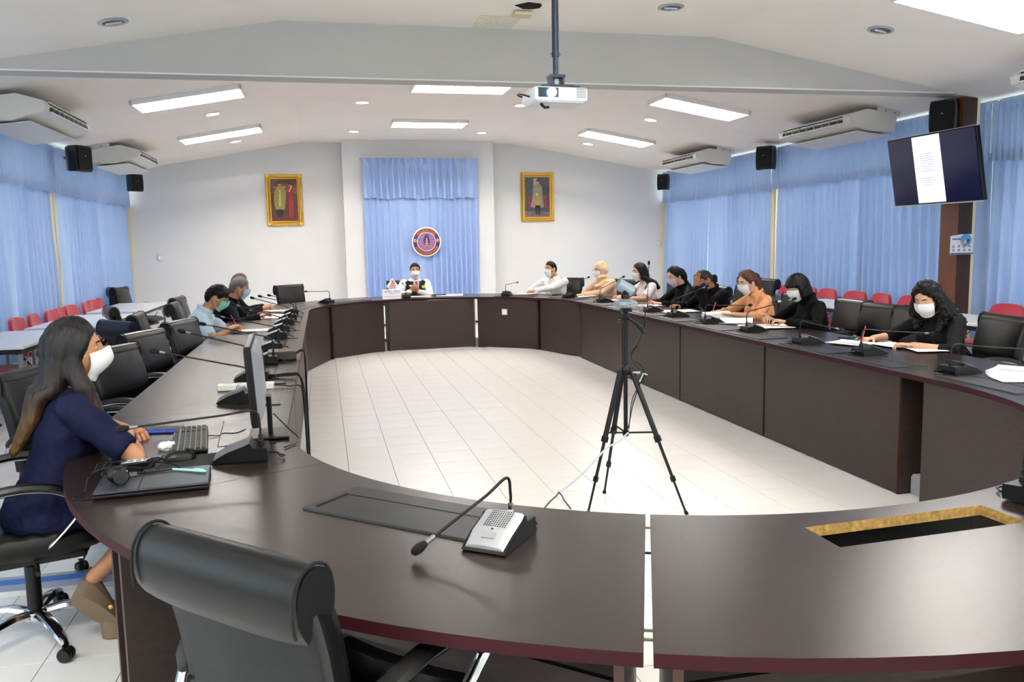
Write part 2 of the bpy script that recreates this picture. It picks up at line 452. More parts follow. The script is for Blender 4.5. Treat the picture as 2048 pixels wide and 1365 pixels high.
for k, ((a, b), w) in enumerate(zip(baysl, wherel)):
    if k < 5:
        drape('curtain', 'light blue satin curtain on the left wall, ' + w, 'curtain', (-3.35, a), (-3.35, b), 0.32, 2.36, 50 + k, (1, 0, 0), group='left wall curtains')
for k, (a, b, w) in enumerate([(15.86, 11.76, 'over the far bay'), (11.72, 7.6, 'over the near bay')]):
    drape('valance', 'gathered light blue valance on the left wall ' + w, 'valance', (-3.28, a), (-3.28, b), 2.25, 2.84, 70 + k, (1, 0, 0), 0.02, 0.022, 0.12, group='left wall valances', header=True)
    MB().cyl((-3.33, a, 2.85), (-3.33, b, 2.85), 0.012).build('curtain_rail', cream_m, label='cream rail carrying the valance on the left wall ' + w, category='curtain rail')
# curtain behind the chairman
drape('curtain', 'blue satin curtain hanging on the white pier behind the man in the vest', 'curtain', (0.79, 15.57), (2.92, 15.57), 0.58, 2.42, 91, (0, -1, 0), 0.02, 0.045, 0.12, curtb_m)
drape('valance', 'box pleated pale blue valance above the curtain on the white pier', 'valance', (0.78, 15.52), (2.92, 15.52), 2.36, 3.09, 94, (0, -1, 0), 0.03, 0.045, 0.17, curtb_m, header=True)
MB().cyl((0.74, 15.56, 3.08), (2.96, 15.56, 3.08), 0.012).build('curtain_rail', cream_m, label='thin rail above the valance on the white pier', category='curtain rail')

# ------------------------------------------------------------------ ceiling lights
tube_m = mat('fluorescent_tube', 'ffffff', 0.5, emit='fff6ea', power=TUBE_POWER)
refl_m = mat('fixture_reflector', 'e3ebf7', 0.4, metal=0.1)
tubeoff_m = mat('dim_reflector', 'ffffff', 0.5, emit='f4f8ff', power=TUBE_POWER)
louv_m = mat('louvre_blade', 'dfe6f2', 0.3, metal=0.3)
trimw_m = mat('light_trim_white', 'f0f0ee', 0.5)
fw, fd = 1.18, 0.58
me_plate = MB().box((0, 0, -0.002), (fw - 0.04, fd - 0.04, 0.003)).mesh('reflector', refl_m)
me_tube = MB().cyl((-fw / 2 + 0.05, 0, -0.014), (fw / 2 - 0.05, 0, -0.014), 0.0125, 8).mesh('tube', tube_m)
m = MB()
for sx, sy, dx, dy in ((0, 1, fw, 0.02), (0, -1, fw, 0.02), (1, 0, 0.02, fd), (-1, 0, 0.02, fd)):
    m.box((sx * (fw / 2 - 0.01), sy * (fd / 2 - 0.01), -0.025), (dx, dy, 0.050))
me_frame = m.mesh('frame', trimw_m)
me_long = MB().box((0, 0, -0.040), (fw - 0.04, 0.004, 0.020)).mesh('louvre', louv_m)
me_cross = MB().box((0, 0, -0.040), (0.004, fd - 0.04, 0.018)).mesh('louvre', louv_m)
def panel_light(label, x, y, slope):
    t = thing('ceiling_light', label, 'ceiling light', (x, y, ceil_z(x) - 0.001), group='recessed louvred ceiling lights')
    t.rotation_euler = (0, slope, 0)
    for nm, me, px, py in [('reflector', me_plate, 0, 0), ('frame', me_frame, 0, 0)] + [('tube', me_tube, 0, q) for q in (-0.19, 0.0, 0.19)] + [('louvre', me_long, 0, s * 0.095) for s in (-1, 1)] + [('louvre', me_cross, -fw / 2 + 0.02 + (k + 1) * (fw - 0.04) / 12, 0) for k in range(11)]:
        o = bpy.data.objects.new(nm, me); C.objects.link(o); o.parent = t; o.location = (px, py, 0)
sl, sr = -math.atan(0.175), math.atan(0.171)
for r, y in (('nearer row beyond the beam', 10.17), ('row closest to the back wall', 13.27)):
    panel_light('louvred fluorescent light on the left slope of the ceiling, ' + r, -1.37, y, sl)
    panel_light('louvred fluorescent light in the middle of the ceiling, ' + r, 1.73, y, 0)
    panel_light('louvred fluorescent light on the right slope of the ceiling, ' + r, 4.83, y, sr)
panel_light('louvred fluorescent light at the top right corner of the picture, near side of the beam', 4.85, 5.42, sr)
for x, y, s, q in ((1.73, 2.2, 0, 'above the near table curve'), (-1.37, 1.2, sl, 'left'), (4.83, 1.2, sr, 'right'), (1.73, -2.2, 0, 'last in the middle'), (4.83, -2.2, sr, 'last on the right')):
    panel_light('added louvred light out of view on the ceiling, ' + q, x, y, s)  # unseen fixtures added to light the near part of the room
down_on = mat('downlight_glow', 'ffffff', 0.5, emit='fff3e0', power=DOWN_POWER)
down_off = mat('downlight_glass', '5d5f68', 0.15, metal=0.3)
def downlight(label, x, y, on):
    s = sl if x < -0.25 else (sr if x > 3.7 else 0)
    t = thing('downlight', label, 'downlight', (x, y, ceil_z(x) - 0.001), group='round recessed downlights'); t.rotation_euler = (0, s, 0)
    MB().lathe([(0.082, 0.0), (0.105, 0.0), (0.108, -0.006), (0.084, -0.012), (0.080, -0.004)], 24, cap=False).build('trim_ring', silver_m if not on else trimw_m, t, True)
    MB().lathe([(0.083, -0.003), (0.05, -0.006), (0.01, -0.007)], 24).build('lens', down_on if on else down_off, t, True)
    if not on:
        MB().tube([(-0.05, 0, -0.010), (0.05, 0, -0.010)], 0.012, 8, round_=True).build('lamp_tube', silver_m, t, True)
for y, w in ((11.5, 'between the two rows of panels'), (14.4, 'close to the back wall')):
    for x, ww in ((-1.28, 'far left'), (0.62, 'centre left'), (2.79, 'centre right'), (4.71, 'far right')):
        downlight('glowing round downlight, %s of its row of four, %s' % (ww, w), x, y, True)
downlight('unlit round downlight at the top left corner of the picture', -1.43, 6.9, False)
downlight('unlit round downlight right of the projector pole', 2.88, 6.6, False)
downlight('unlit round downlight on the right slope in front of the beam', 4.68, 6.38, False)

# ceiling box left open, with torn cover, and a stained patch
t = thing('ceiling_box', 'dark open cable hole with a cream junction cover, beside the projector pole on the ceiling', 'junction box', (1.72, 6.75, 3.419))
m = MB(); pts = []
rnd = random.Random(3)
for i in range(14):
    a = 2 * PI * i / 14; r = 0.075 + 0.03 * rnd.random(); pts.append((r * math.cos(a) * 1.2, r * math.sin(a)))
m.prism(pts, -0.004, 0.0); m.build('hole', mat('hole_shade', '080707', 0.95), t)  # flat black sheet stands for the shade inside the open hole
MB().box((-0.01, 0.19, -0.02), (0.16, 0.14, 0.03), bev=0.012).build('cover', cream_m, t)
pt = MB().box((1.56, 7.28, 3.4185), (0.36, 0.40, 0.002)).build('ceiling_patch', mat('stained_patch', 'e6e2cf', 0.8, var=0.12, vscale=40))
tag(pt, 'speckled yellowish patch board on the ceiling in front of the beam', 'patch')

# ------------------------------------------------------------------ air conditioners (local: +X blows into the room for left wall)
def aircon(label, x_back, y0, y1, side):
    """side=-1: on the left wall blowing +X, side=+1: right wall blowing -X"""
    L = y1 - y0; s = sl if side < 0 else sr
    t = thing('air_conditioner', label, 'air conditioner', group='ceiling hung air conditioners')
    Mx = T(x_back, (y0 + y1) / 2, ceil_z(x_back) - 0.045) @ RY(s)
    if side > 0: Mx = Mx @ RZ(PI)
    t.matrix_world = Mx
    D = 0.62
    prof = [(0.0, -0.20), (0.0, -0.02), (0.18, 0.0), (0.40, -0.005), (0.60, -0.10), (0.625, -0.14), (0.60, -0.20), (0.30, -0.235)]
    m = MB(); rg = [[(x, y, z) for x, z in prof] for y in (-L / 2 + 0.012, L / 2 - 0.012)]
    inner = lambda y, k: [(0.3 + (x - 0.3) * k, y, -0.12 + (z + 0.12) * k) for x, z in prof]
    m.rings([inner(-L / 2, 0.97)] + rg + [inner(L / 2, 0.97)]); b = m.build('body', acw_m, t, False); clean_mesh(b.data)
    MB().box((0.605, 0, -0.155), (0.03, L - 0.24, 0.075), M=I4).build('outlet', acd_m, t)
    MB().box((0.615, 0, -0.112), (0.03, L - 0.2, 0.012), bev=0.004).build('outlet_rim', acw_m, t)
    MB().box((0.60, 0, -0.198), (0.05, L - 0.2, 0.012), bev=0.004).build('outlet_rim', acw_m, t)
    n = 8
    for k in range(n):
        y = -L / 2 + 0.2 + (L - 0.4) * k / (n - 1)
        MB().box((0.612, y, -0.155), (0.032, 0.012, 0.07)).build('vane', acl_m, t)
    MB().box((0.622, 0, -0.155), (0.006, L - 0.26, 0.010)).build('louvre', acl_m, t)
    MB().box((0.25, 0, -0.238), (0.42, L - 0.1, 0.008), M=RY(0.05)).build('intake_panel', acw_m, t)
    for sy in (-1, 1):
        MB().box((0.12, sy * (L / 2 - 0.02), 0.015), (0.30, 0.012, 0.06)).build('bracket', acw_m, t)
        for q in (0.04, 0.16): MB().cyl((q, sy * (L / 2 - 0.012), 0.015), (q, sy * (L / 2 - 0.006), 0.015), 0.01, 8).build('bolt', steel_m, t)
    MB().box((0.06, -L / 2 - 0.003, -0.2), (0.09, 0.006, 0.02)).build('badge', mat('amber_badge', 'c9b27a', 0.5), t)
aircon('white air conditioner hung under the ceiling at the left edge of the picture', -3.02, 8.5, 10.0, -1)
aircon('white air conditioner hung near the left far corner, over the small speaker', -3.02, 12.5, 13.95, -1)
aircon('large white air conditioner hung on the right beside the television', 6.50, 8.5, 10.0, 1)
aircon('white air conditioner hung near the right far corner', 6.50, 12.45, 13.9, 1)
aircon('white air conditioner cut off by the top right edge of the picture', 6.50, 4.75, 6.25, 1)

# ------------------------------------------------------------------ wall speakers
def speaker(label, x, y, z, face, w=0.22, h=0.28, d=0.2):
    t = thing('wall_speaker', label, 'speaker', (x, y, z), face, group='black wall speakers')
    m = MB(); rg = []
    for k in range(7):
        q = -h / 2 + h * k / 6; e = 1 - 0.10 * abs(2 * k / 6 - 1) ** 3
        rg.append([(-w / 2 * 0.7, 0, q * 0.9), (-w / 2 * e, -d * 0.4, q), (-w / 2 * e, -d, q), (-w / 4, -d - 0.02 * e, q), (w / 4, -d - 0.02 * e, q), (w / 2 * e, -d, q), (w / 2 * e, -d * 0.4, q), (w / 2 * 0.7, 0, q * 0.9)])
    m.rings(rg); m.build('cabinet', blackpl_m, t, True, 50)
    MB().box((0, -d - 0.018, 0), (w * 0.86, 0.012, h * 0.86), bev=0.005).build('grille', foam_m, t)
    MB().box((0, -d - 0.026, h * 0.1), (0.016, 0.003, 0.010)).build('badge', silver_m, t)
    MB().tube([(0, 0, 0), (0, 0.07, 0.0), (0, 0.11, 0.03)], 0.014).build('wall_bracket', blackmt_m, t)
    return t
speaker('black speaker below the far end of the air conditioner at the left edge', -3.05, 11.75, 2.68, RZ(0).to_euler().z + math.radians(60), 0.26, 0.32)
speaker('small black speaker in the far left corner on the back wall side', -3.08, 15.3, 2.63, math.radians(40))
speaker('black speaker above the top right corner of the television', 6.53, 7.72, 2.74, math.radians(-60), 0.28, 0.34)
speaker('black speaker between the two right-hand air conditioners', 6.62, 11.5, 2.70, math.radians(-55), 0.27, 0.34)
speaker('small black speaker in the far right corner under the air conditioner', 6.62, 15.4, 2.63, math.radians(-40), 0.22, 0.30)

# ------------------------------------------------------------------ television on the brown pillar
tv = thing('television', 'wide flat television tilted down on the brown pillar, showing a white page on dark blue', 'television')
cy_, ct_ = 0.022, 0.184
n_ = Vector((-math.cos(cy_), -math.sin(cy_), 0)); r_ = Vector((math.sin(cy_), -math.cos(cy_), 0)); u_ = Vector((0, 0, math.cos(ct_))) + n_ * math.sin(ct_)
fwd = -(r_.cross(u_)).normalized()
ct2 = r_ * math.cos(0.015) + u_ * math.sin(0.015)
if fwd.dot(n_) < 0: fwd = -fwd
Mt = Matrix((r_, -fwd, u_)).transposed().to_4x4(); Mt.translation = (6.05, 7.37, 2.187)
tv.matrix_world = Mt
W, H = 1.22, 0.71
MB().box((0, 0.025, 0), (W, 0.045, H), bev=0.006).build('casing', blackpl_m, tv)
MB().box((0, -0.0005, 0), (W - 0.03, 0.006, H - 0.03)).build('screen', mat('screen_dark', '0b1030', 0.12, emit='0c1030', power=0.35), tv)
MB().box((-0.045, -0.005, 0), (0.38, 0.003, H - 0.034)).build('page', mat('screen_page', 'e8e6f0', 0.3, emit='f4f1ff', power=0.5), tv)
lm = mat('screen_text', '8a8db0', 0.5, emit='8c90b8', power=0.25)
m = MB(); rnd = random.Random(5)
for k in range(13):
    w_ = 0.10 + 0.10 * rnd.random(); m.box((-0.06 + (w_ - 0.15) * 0.2, -0.007, 0.16 - k * 0.022 - (0.05 if k > 8 else 0)), (w_, 0.001, 0.004))
m.build('text_line', lm, tv)
MB().box((0, 0.002, -H / 2 - 0.002), (W * 0.98, 0.02, 0.012)).build('bottom_bezel', silver_m, tv)
MB().box((0, 0.02, 0.353), (W, 0.03, 0.01)).build('top_bezel', silver_m, tv)
MB().box((-0.22, 0.25, 0.02), (0.20, 0.42, 0.20)).build('mount_arm', blackmt_m, tv)

# poster taped to the pillar
ps = thing('poster', 'small curling health notice with a blue circle taped to the brown pillar', 'poster', (6.50, 7.46, 1.42))
m = MB(); rows = 8
vs = []
for j in range(rows + 1):
    for i in range(7):
        x = -0.15 + 0.30 * i / 6; z = -0.105 + 0.21 * j / rows
        vs.append((x, -0.002 - 0.03 * (i == 0) - 0.012 * math.sin(i * 0.9) * j / rows, z - (0.02 * (3 - i) / 3 if j == rows and i < 3 else 0)))
m.add(vs, [(j * 7 + i, j * 7 + i + 1, (j + 1) * 7 + i + 1, (j + 1) * 7 + i) for j in range(rows) for i in range(6)])
m.build('sheet', paper_m, ps, True)
MB().cyl((0.055, -0.022, 0.045), (0.055, -0.018, 0.045), 0.062, 24).build('printed_circle', mat('poster_blue', '5aa6d8', 0.6), ps)
for dx, c in ((-0.015, 'e7c9b0'), (0.02, '3b3b58'), (-0.04, 'd58a9a')):
    MB().ell((0.055 + dx, -0.022, 0.03 + dx * 0.3), (0.016, 0.003, 0.02)).build('printed_head', mat('poster_' + c, c, 0.6), ps)
MB().box((-0.07, -0.025, 0.055), (0.10, 0.002, 0.014)).build('printed_title', mat('poster_ink', '5b6fb5', 0.6), ps)
MB().box((0.0, -0.025, -0.095), (0.28, 0.002, 0.012)).build('printed_strip', mat('poster_navy', '2c3e8c', 0.6), ps)
for k in range(8):
    MB().ell((-0.10 + 0.065 * (k % 4), -0.024, -0.02 - 0.04 * (k // 4)), (0.015, 0.002, 0.012)).build('printed_icon', mat('poster_icon%d' % (k % 2), '8d97a8' if k % 2 else 'b08d8d', 0.6), ps)

# ------------------------------------------------------------------ portraits on the back wall (plain generic figures)
def poly_m(pts, y, mat_, name, par): 
    m = MB(); vs = [(x, y, z) for x, z in pts] + [(x, y - 0.002, z) for x, z in pts]; n = len(pts)
    m.add(vs, [tuple(range(n - 1, -1, -1)), tuple(range(n, 2 * n))] + [(i, (i + 1) % n, (i + 1) % n + n, i + n) for i in range(n)])
    o = m.build(name, mat_, par); clean_mesh(o.data); return o
def disc(x, z, rx, rz, y, mat_, name, par): return poly_m([(x + rx * math.cos(2 * PI * i / 18), z + rz * math.sin(2 * PI * i / 18)) for i in range(18)], y, mat_, name, par)
def picture(label, x, z, w, h, ornate):
    t = thing('framed_portrait', label, 'portrait', (x, 15.985, z))
    fwid = 0.075
    prof = [(0, 0.0), (0, -0.03), (0.012, -0.045), (0.035, -0.03), (0.055, -0.038), (fwid, -0.012), (fwid, 0)]
    for sx, sz, ln, rot in ((0, 1, w, 0), (0, -1, w, PI), (1, 0, h, PI / 2), (-1, 0, h, -PI / 2)):
        m = MB(); rg = []
        for e in (-1, 1):
            rg.append([(e * (ln / 2 - q), yy, -q) for q, yy in prof])
        off = h / 2 if ln == w and sx == 0 else w / 2
        m.rings(rg, RY(rot) @ T(0, 0, off)); o = m.build('frame_side', gold_m, t); clean_mesh(o.data)
    if ornate:
        for sx in (-1, 1):
            for sz in (-1, 1):
                m = MB()
                for k in range(5):
                    a = k * 1.25; m.ell((sx * (w / 2 - 0.035 + 0.018 * math.cos(a)), -0.04, sz * (h / 2 - 0.035 + 0.018 * math.sin(a))), (0.02, 0.014, 0.02), nu=8, nv=6)
                m.build('corner_ornament', gold2_m, t, True)
        for q in (-1, 1):
            m = MB()
            for k in range(9): m.ell((-0.16 + 0.04 * k, -0.04, q * (h / 2 - 0.02 + 0.01 * math.cos(k))), (0.022, 0.012, 0.014), nu=8, nv=6)
            m.build('scroll_ornament', gold2_m, t, True)
            m = MB()
            for k in range(9): m.ell((q * (w / 2 - 0.02), -0.04, -0.2 + 0.05 * k), (0.013, 0.012, 0.024), nu=8, nv=6)
            m.build('scroll_ornament', gold2_m, t, True)
    MB().box((0, -0.02, 0), (w - 0.17, 0.004, h - 0.17)).build('gilt_slip', gold2_m, t) if False else None
    iw, ih = w / 2 - 0.07, h / 2 - 0.07
    m = MB(); rg = [[(-iw - 0.004, -0.02, -ih - 0.004), (iw + 0.004, -0.02, -ih - 0.004), (iw + 0.004, -0.02, ih + 0.004), (-iw - 0.004, -0.02, ih + 0.004)], [(-iw + 0.012, -0.014, -ih + 0.012), (iw - 0.012, -0.014, -ih + 0.012), (iw - 0.012, -0.014, ih - 0.012), (-iw + 0.012, -0.014, ih - 0.012)]]
    m.rings(rg, cap=False); m.build('gilt_slip', gold2_m, t)
    return t, iw, ih
skin_p = mat('painted_skin', 'c08e6a', 0.6); hair_p = mat('painted_dark', '1b120e', 0.6)
t, iw, ih = picture('ornate gold framed portrait of two standing figures, left of the white pier', -0.62, 2.371, 0.64, 0.93, True)
MB().box((0, -0.01, 0), (iw * 2, 0.004, ih * 2)).build('canvas', mat('painted_background_brown', '4a2418', 0.5, var=0.45, vscale=9), t)
poly_m([(-iw, -ih), (iw, -ih), (iw, -ih * 0.62), (-iw, -ih * 0.70)], -0.012, mat('painted_floor_red', '5b1f16', 0.6), 'painted_floor', t)
poly_m([(-iw, 0.12), (-0.05, 0.30), (iw, 0.26), (iw, 0.10), (0, 0.16)], -0.012, mat('painted_haze', '6d4a34', 0.6, var=0.3, vscale=15), 'painted_wall', t)
gk = mat('painted_gold_robe', '98853a', 0.6, var=0.35, vscale=50)
poly_m([(-0.16, -0.17), (0.0, -0.17), (0.03, 0.02), (0.04, 0.17), (0.0, 0.24), (-0.06, 0.26), (-0.13, 0.24), (-0.17, 0.15), (-0.185, 0.0)], -0.014, gk, 'painted_robe', t)
poly_m([(-0.10, -0.11), (-0.06, -0.11), (-0.05, 0.19), (-0.09, 0.19)], -0.017, mat('painted_cream', 'b9b28d', 0.6, var=0.2, vscale=40), 'painted_sash', t)
poly_m([(-0.13, -0.31), (-0.04, -0.31), (-0.02, -0.17), (-0.15, -0.17)], -0.014, hair_p, 'painted_trousers', t)
disc(-0.075, 0.285, 0.026, 0.036, -0.016, skin_p, 'painted_face', t); disc(-0.075, 0.312, 0.027, 0.018, -0.019, hair_p, 'painted_hair', t)
rr_ = mat('painted_red_dress', '9a1420', 0.5, var=0.3, vscale=14, stretch=(3, 1, 0.6))
poly_m([(0.075, -0.31), (0.145, -0.31), (0.165, -0.05), (0.155, 0.10), (0.17, 0.20), (0.12, 0.245), (0.07, 0.20), (0.085, 0.08), (0.075, -0.05)], -0.015, rr_, 'painted_dress', t)
disc(0.115, 0.272, 0.022, 0.031, -0.017, skin_p, 'painted_face', t); disc(0.115, 0.293, 0.026, 0.020, -0.020, hair_p, 'painted_hair', t)
poly_m([(0.08, 0.15), (0.10, 0.15), (0.15, 0.24), (0.13, 0.25)], -0.018, gold2_m, 'painted_sash', t)
for s in (-1, 1): MB().ell((-0.075 + 0.09 * s, -0.017, 0.235), (0.022, 0.003, 0.008)).build('painted_epaulette', mat('painted_white', 'd9d2bf', 0.6), t)

t, iw, ih = picture('plain gold framed portrait of one standing figure, right of the white pier', 4.18, 2.395, 0.66, 0.94, False)
for s in (-1, 1):
    m = MB()
    for k in range(17): m.ell((s * (0.66 / 2 - 0.045), -0.036, -0.40 + 0.05 * k), (0.010, 0.006, 0.018), nu=6, nv=5)
    m.build('beading', gold2_m, t, True)
MB().box((0, -0.01, 0), (iw * 2, 0.004, ih * 2)).build('canvas', mat('painted_background_grey', '3a3d40', 0.5, var=0.35, vscale=10), t)
poly_m([(-iw, -ih), (iw, -ih), (iw, -ih * 0.72), (-iw, -ih * 0.66)], -0.012, mat('painted_carpet', '6d5a62', 0.6, var=0.3, vscale=30), 'painted_floor', t)
poly_m([(-0.20, 0.03), (0.2, 0.03), (0.21, -0.2), (-0.21, -0.2)], -0.013, mat('painted_throne', '73303a', 0.6, var=0.5, vscale=22), 'painted_throne', t)
poly_m([(-0.08, 0.36), (-0.01, 0.36), (-0.01, 0.1), (-0.08, 0.1)], -0.0135, mat('painted_column', '9fa2a2', 0.6), 'painted_column', t)
poly_m([(-0.14, -0.20), (-0.03, -0.20), (0, 0.0), (0.03, -0.20), (0.12, -0.20), (0.10, 0.05), (0.09, 0.20), (0.05, 0.25), (-0.04, 0.25), (-0.09, 0.18), (-0.10, 0.02)], -0.015, mat('painted_pale_robe', '8f8b74', 0.6, var=0.3, vscale=40), 'painted_robe', t)
poly_m([(-0.045, -0.16), (0.045, -0.16), (0.04, 0.06), (-0.03, 0.06)], -0.0165, mat('painted_gold_tunic', 'a78c3c', 0.6, var=0.3, vscale=60), 'painted_tunic', t)
poly_m([(-0.05, -0.33), (-0.01, -0.33), (0, -0.16), (0.01, -0.33), (0.055, -0.33), (0.045, -0.12), (-0.045, -0.12)], -0.015, mat('painted_navy', '1d2230', 0.6), 'painted_trousers', t)
disc(0.008, 0.287, 0.027, 0.037, -0.017, skin_p, 'painted_face', t); disc(0.008, 0.316, 0.028, 0.018, -0.020, hair_p, 'painted_hair', t)
disc(-0.01, 0.05, 0.022, 0.018, -0.0185, mat('painted_white', 'd9d2bf', 0.6), 'painted_gloves', t)

# round emblem hung in front of the curtain
em = thing('wall_emblem', 'round purple and gold emblem board with a white rim on the blue curtain', 'emblem', (1.907, 15.46, 1.563), group=None)
Rm = RX(PI / 2)
MB().lathe([(0.262, -0.012), (0.272, -0.006), (0.272, 0.008), (0.262, 0.014)], 48, Rm).build('white_rim', mat('emblem_white', 'f2efe9', 0.5), em, True, 30)
MB().lathe([(0.248, 0.0), (0.248, 0.017)], 48, Rm).build('red_ring', mat('emblem_maroon', '6a2028', 0.5), em, True, 30)
pur = mat('emblem_purple', '2d1f78', 0.5); org = mat('emblem_orange', 'e8a24a', 0.5, emit='e8a24a', power=0.0); lil = mat('emblem_lilac', '8c6c9c', 0.5, var=0.2, vscale=30)
for a0, a1 in ((150, 200), (-20, 30)):
    pts = [(0.247 * math.cos(math.radians(a0 + (a1 - a0) * k / 8)), 0.247 * math.sin(math.radians(a0 + (a1 - a0) * k / 8))) for k in range(9)] + [(0.175 * math.cos(math.radians(a1 - (a1 - a0) * k / 8)), 0.175 * math.sin(math.radians(a1 - (a1 - a0) * k / 8))) for k in range(9)]
    poly_m(pts, -0.018, pur, 'purple_band', em)
    am = math.radians((a0 + a1) / 2)
    m = MB()
    for k in range(6): m.ell((0.21 * math.cos(am) + 0.018 * math.cos(k * 1.05), -0.021, 0.21 * math.sin(am) + 0.022 * math.sin(k * 1.05) + 0.008), (0.012, 0.003, 0.014), nu=8, nv=5)
    m.build('gold_motif', org, em, True)
MB().lathe([(0.176, 0.0), (0.176, 0.021)], 48, Rm).build('inner_rim', mat('emblem_white', 'f2efe9', 0.5), em, True, 30)
MB().lathe([(0.166, 0.0), (0.166, 0.024)], 48, Rm).build('lilac_field', lil, em, True, 30)
poly_m([(-0.05, -0.09), (0.05, -0.09), (0.06, 0.03), (0.04, 0.09), (0, 0.15), (-0.04, 0.09), (-0.06, 0.03)], -0.025, pur, 'pointed_arch', em)
fig = mat('emblem_figure', 'c98a5a', 0.5)
m = MB()
m.ell((0, -0.029, 0.055), (0.016, 0.004, 0.02), nu=10, nv=6); m.ell((0, -0.029, 0.01), (0.022, 0.004, 0.035), nu=10, nv=6); m.ell((0, -0.029, -0.035), (0.042, 0.004, 0.016), nu=10, nv=6); m.ell((0, -0.029, -0.07), (0.055, 0.004, 0.014), nu=10, nv=6)
m.build('seated_figure', fig, em, True)
for s in (-1, 1):
    for q in range(4):
        a = math.radians(35 - q * 32); cx_, cz_ = s * 0.115 * math.cos(a), 0.115 * math.sin(a)
        MB().tube([(cx_ + 0.018 * math.cos(b * 0.9), -0.027, cz_ + 0.018 * math.sin(b * 0.9)) for b in range(6)], 0.0035, 6).build('scroll', fig, em, True)
def arc_text(s, r, a0, a1, size, flip):
    s = list(s); clusters = []
    for ch in s:
        if clusters and (0x0E31 <= ord(ch) <= 0x0E3A and ord(ch) not in (0x0E32, 0x0E33) or 0x0E47 <= ord(ch) <= 0x0E4E): clusters[-1] += ch
        else: clusters.append(ch)
    n = len(clusters)
    for k, ch in enumerate(clusters):
        if ch == ' ': continue
        a = math.radians(a0 + (a1 - a0) * (k + 0.5) / n); rot = a - PI / 2 if not flip else a + PI / 2
        M_ = T(r * math.cos(a), -0.0195, r * math.sin(a)) @ Matrix.Rotation(-rot, 4, 'Y') @ RX(PI / 2)
        text_mesh(ch, size, M_, org, 'letter', em, 0.001)
arc_text('กรมประมง', 0.208, 142, 38, 0.085, False)
arc_text('กระทรวงเกษตรและสหกรณ์', 0.212, 205, 335, 0.05, True)
for a in (157, 25): MB().ell((0.268 * math.cos(math.radians(a)), -0.016, 0.268 * math.sin(math.radians(a))), (0.008, 0.004, 0.008)).build('screw', blackmt_m, em, True)
MB().tube([(0.0, 0.02, 0.25), (0, 0.05, 0.26)], 0.004).build('hook', steel_m, em)

# little wall things
def sensor(label, x, y, z, rz=0):
    t = thing('wall_sensor', label, 'sensor', (x, y, z), rz)
    MB().box((0, -0.015, 0), (0.075, 0.03, 0.11), bev=0.012).build('housing', acw_m, t)
    MB().ell((0, -0.03, -0.012), (0.02, 0.012, 0.028)).build('lens', mat('milky_lens', 'f7f7f4', 0.3), t, True)
sensor('small white sensor on the back wall left of the left portrait', -2.83, 15.99, 1.38)
sensor('small white sensor on the back wall beside the right corner', 6.72, 15.99, 1.46)
def switchbox(label, x, y, z, s):
    t = thing('switch_plate', label, 'switch', (x, y, z), s * PI / 2)
    MB().box((0, -0.01, 0.0), (0.075, 0.02, 0.16)).build('backplate', cream_m, t)
    MB().box((0, -0.024, 0.07), (0.05, 0.012, 0.085)).build('brown_plate', mat('switch_brown', '7a3b22', 0.5), t)
    MB().box((0.005, -0.03, -0.06), (0.055, 0.03, 0.10), bev=0.006).build('white_box', acw_m, t)
switchbox('brown and white switch on the cream post at the right wall', 6.80, 11.70, 1.35, 1)
switchbox('brown and white switch on the cream post at the left wall', -3.28, 11.72, 1.38, -1)
# visible part of the wall posts between curtains
for s, x in ((1, 6.86), (-1, -3.33)):
    for k, y in enumerate((11.70, 15.93)):
        MB().box((x, y, 1.15), (0.10, 0.13, 2.3)).build('trim_%d' % (5 + k + (2 if s < 0 else 0)), cream_m, kind='structure')
        MB().box((x - s * 0.055, y - 0.02, 1.15), (0.012, 0.03, 2.3)).build('trim_%d' % (9 + k + (2 if s < 0 else 0)), cream_m, kind='structure')

# ------------------------------------------------------------------ projector
pj = thing('projector', 'white projector with a glowing lens hung on a grey ceiling pole', 'projector', (1.44, 5.02, 2.42), math.radians(4))
mblue = mat('pole_blue_grey', '3b4552', 0.35, metal=0.7)
MB().lathe([(0.021, 0.23), (0.021, 1.0)], 16).build('pole', mblue, pj, True)
MB().lathe([(0.017, 0.10), (0.017, 0.33)], 16).build('inner_pole', mblue, pj, True)
MB().lathe([(0.024, 0.225), (0.024, 0.25)], 16).build('pole_collar', mblue, pj, True)
for s in (-1, 1): MB().cyl((s * 0.02, 0, 0.245), (s * 0.034, 0, 0.24), 0.005).build('set_screw', steel_m, pj)
MB().box((0, 0, 0.105), (0.095, 0.08, 0.018)).box((-0.037, 0, 0.08), (0.012, 0.07, 0.05)).box((0.037, 0, 0.08), (0.012, 0.07, 0.05)).build('mount_yoke', mblue, pj)
MB().lathe([(0.02, 0.05), (0.026, 0.07), (0.02, 0.09)], 14).build('swivel', silver_m, pj, True)
MB().box((0.0, 0.02, 0.045), (0.20, 0.14, 0.014)).box((-0.09, 0.03, 0.037), (0.05, 0.22, 0.012)).box((0.10, 0.03, 0.037), (0.05, 0.22, 0.012)).build('mount_plate', mblue, pj)
MB().box((0.0, 0.03, -0.01), (0.345, 0.26, 0.085), bev=0.018).build('body', mat('projector_white', 'f3f4f6', 0.3), pj)
m = MB().box((0.0, 0.03, -0.052), (0.30, 0.22, 0.012), bev=0.004); m.build('underside', mat('projector_grey', 'd9dde2', 0.45), pj)
MB().box((-0.085, -0.1005, -0.005), (0.125, 0.006, 0.055)).build('lens_window', mat('lens_window', '1c2b3a', 0.1), pj)
MB().lathe([(0.0001, 0), (0.024, 0), (0.026, 0.012)], 20, T(-0.065, -0.106, -0.005) @ RX(PI / 2)).build('lens', mat('lens_glow', 'ffffff', 0.2, emit='dff0ff', power=30), pj)
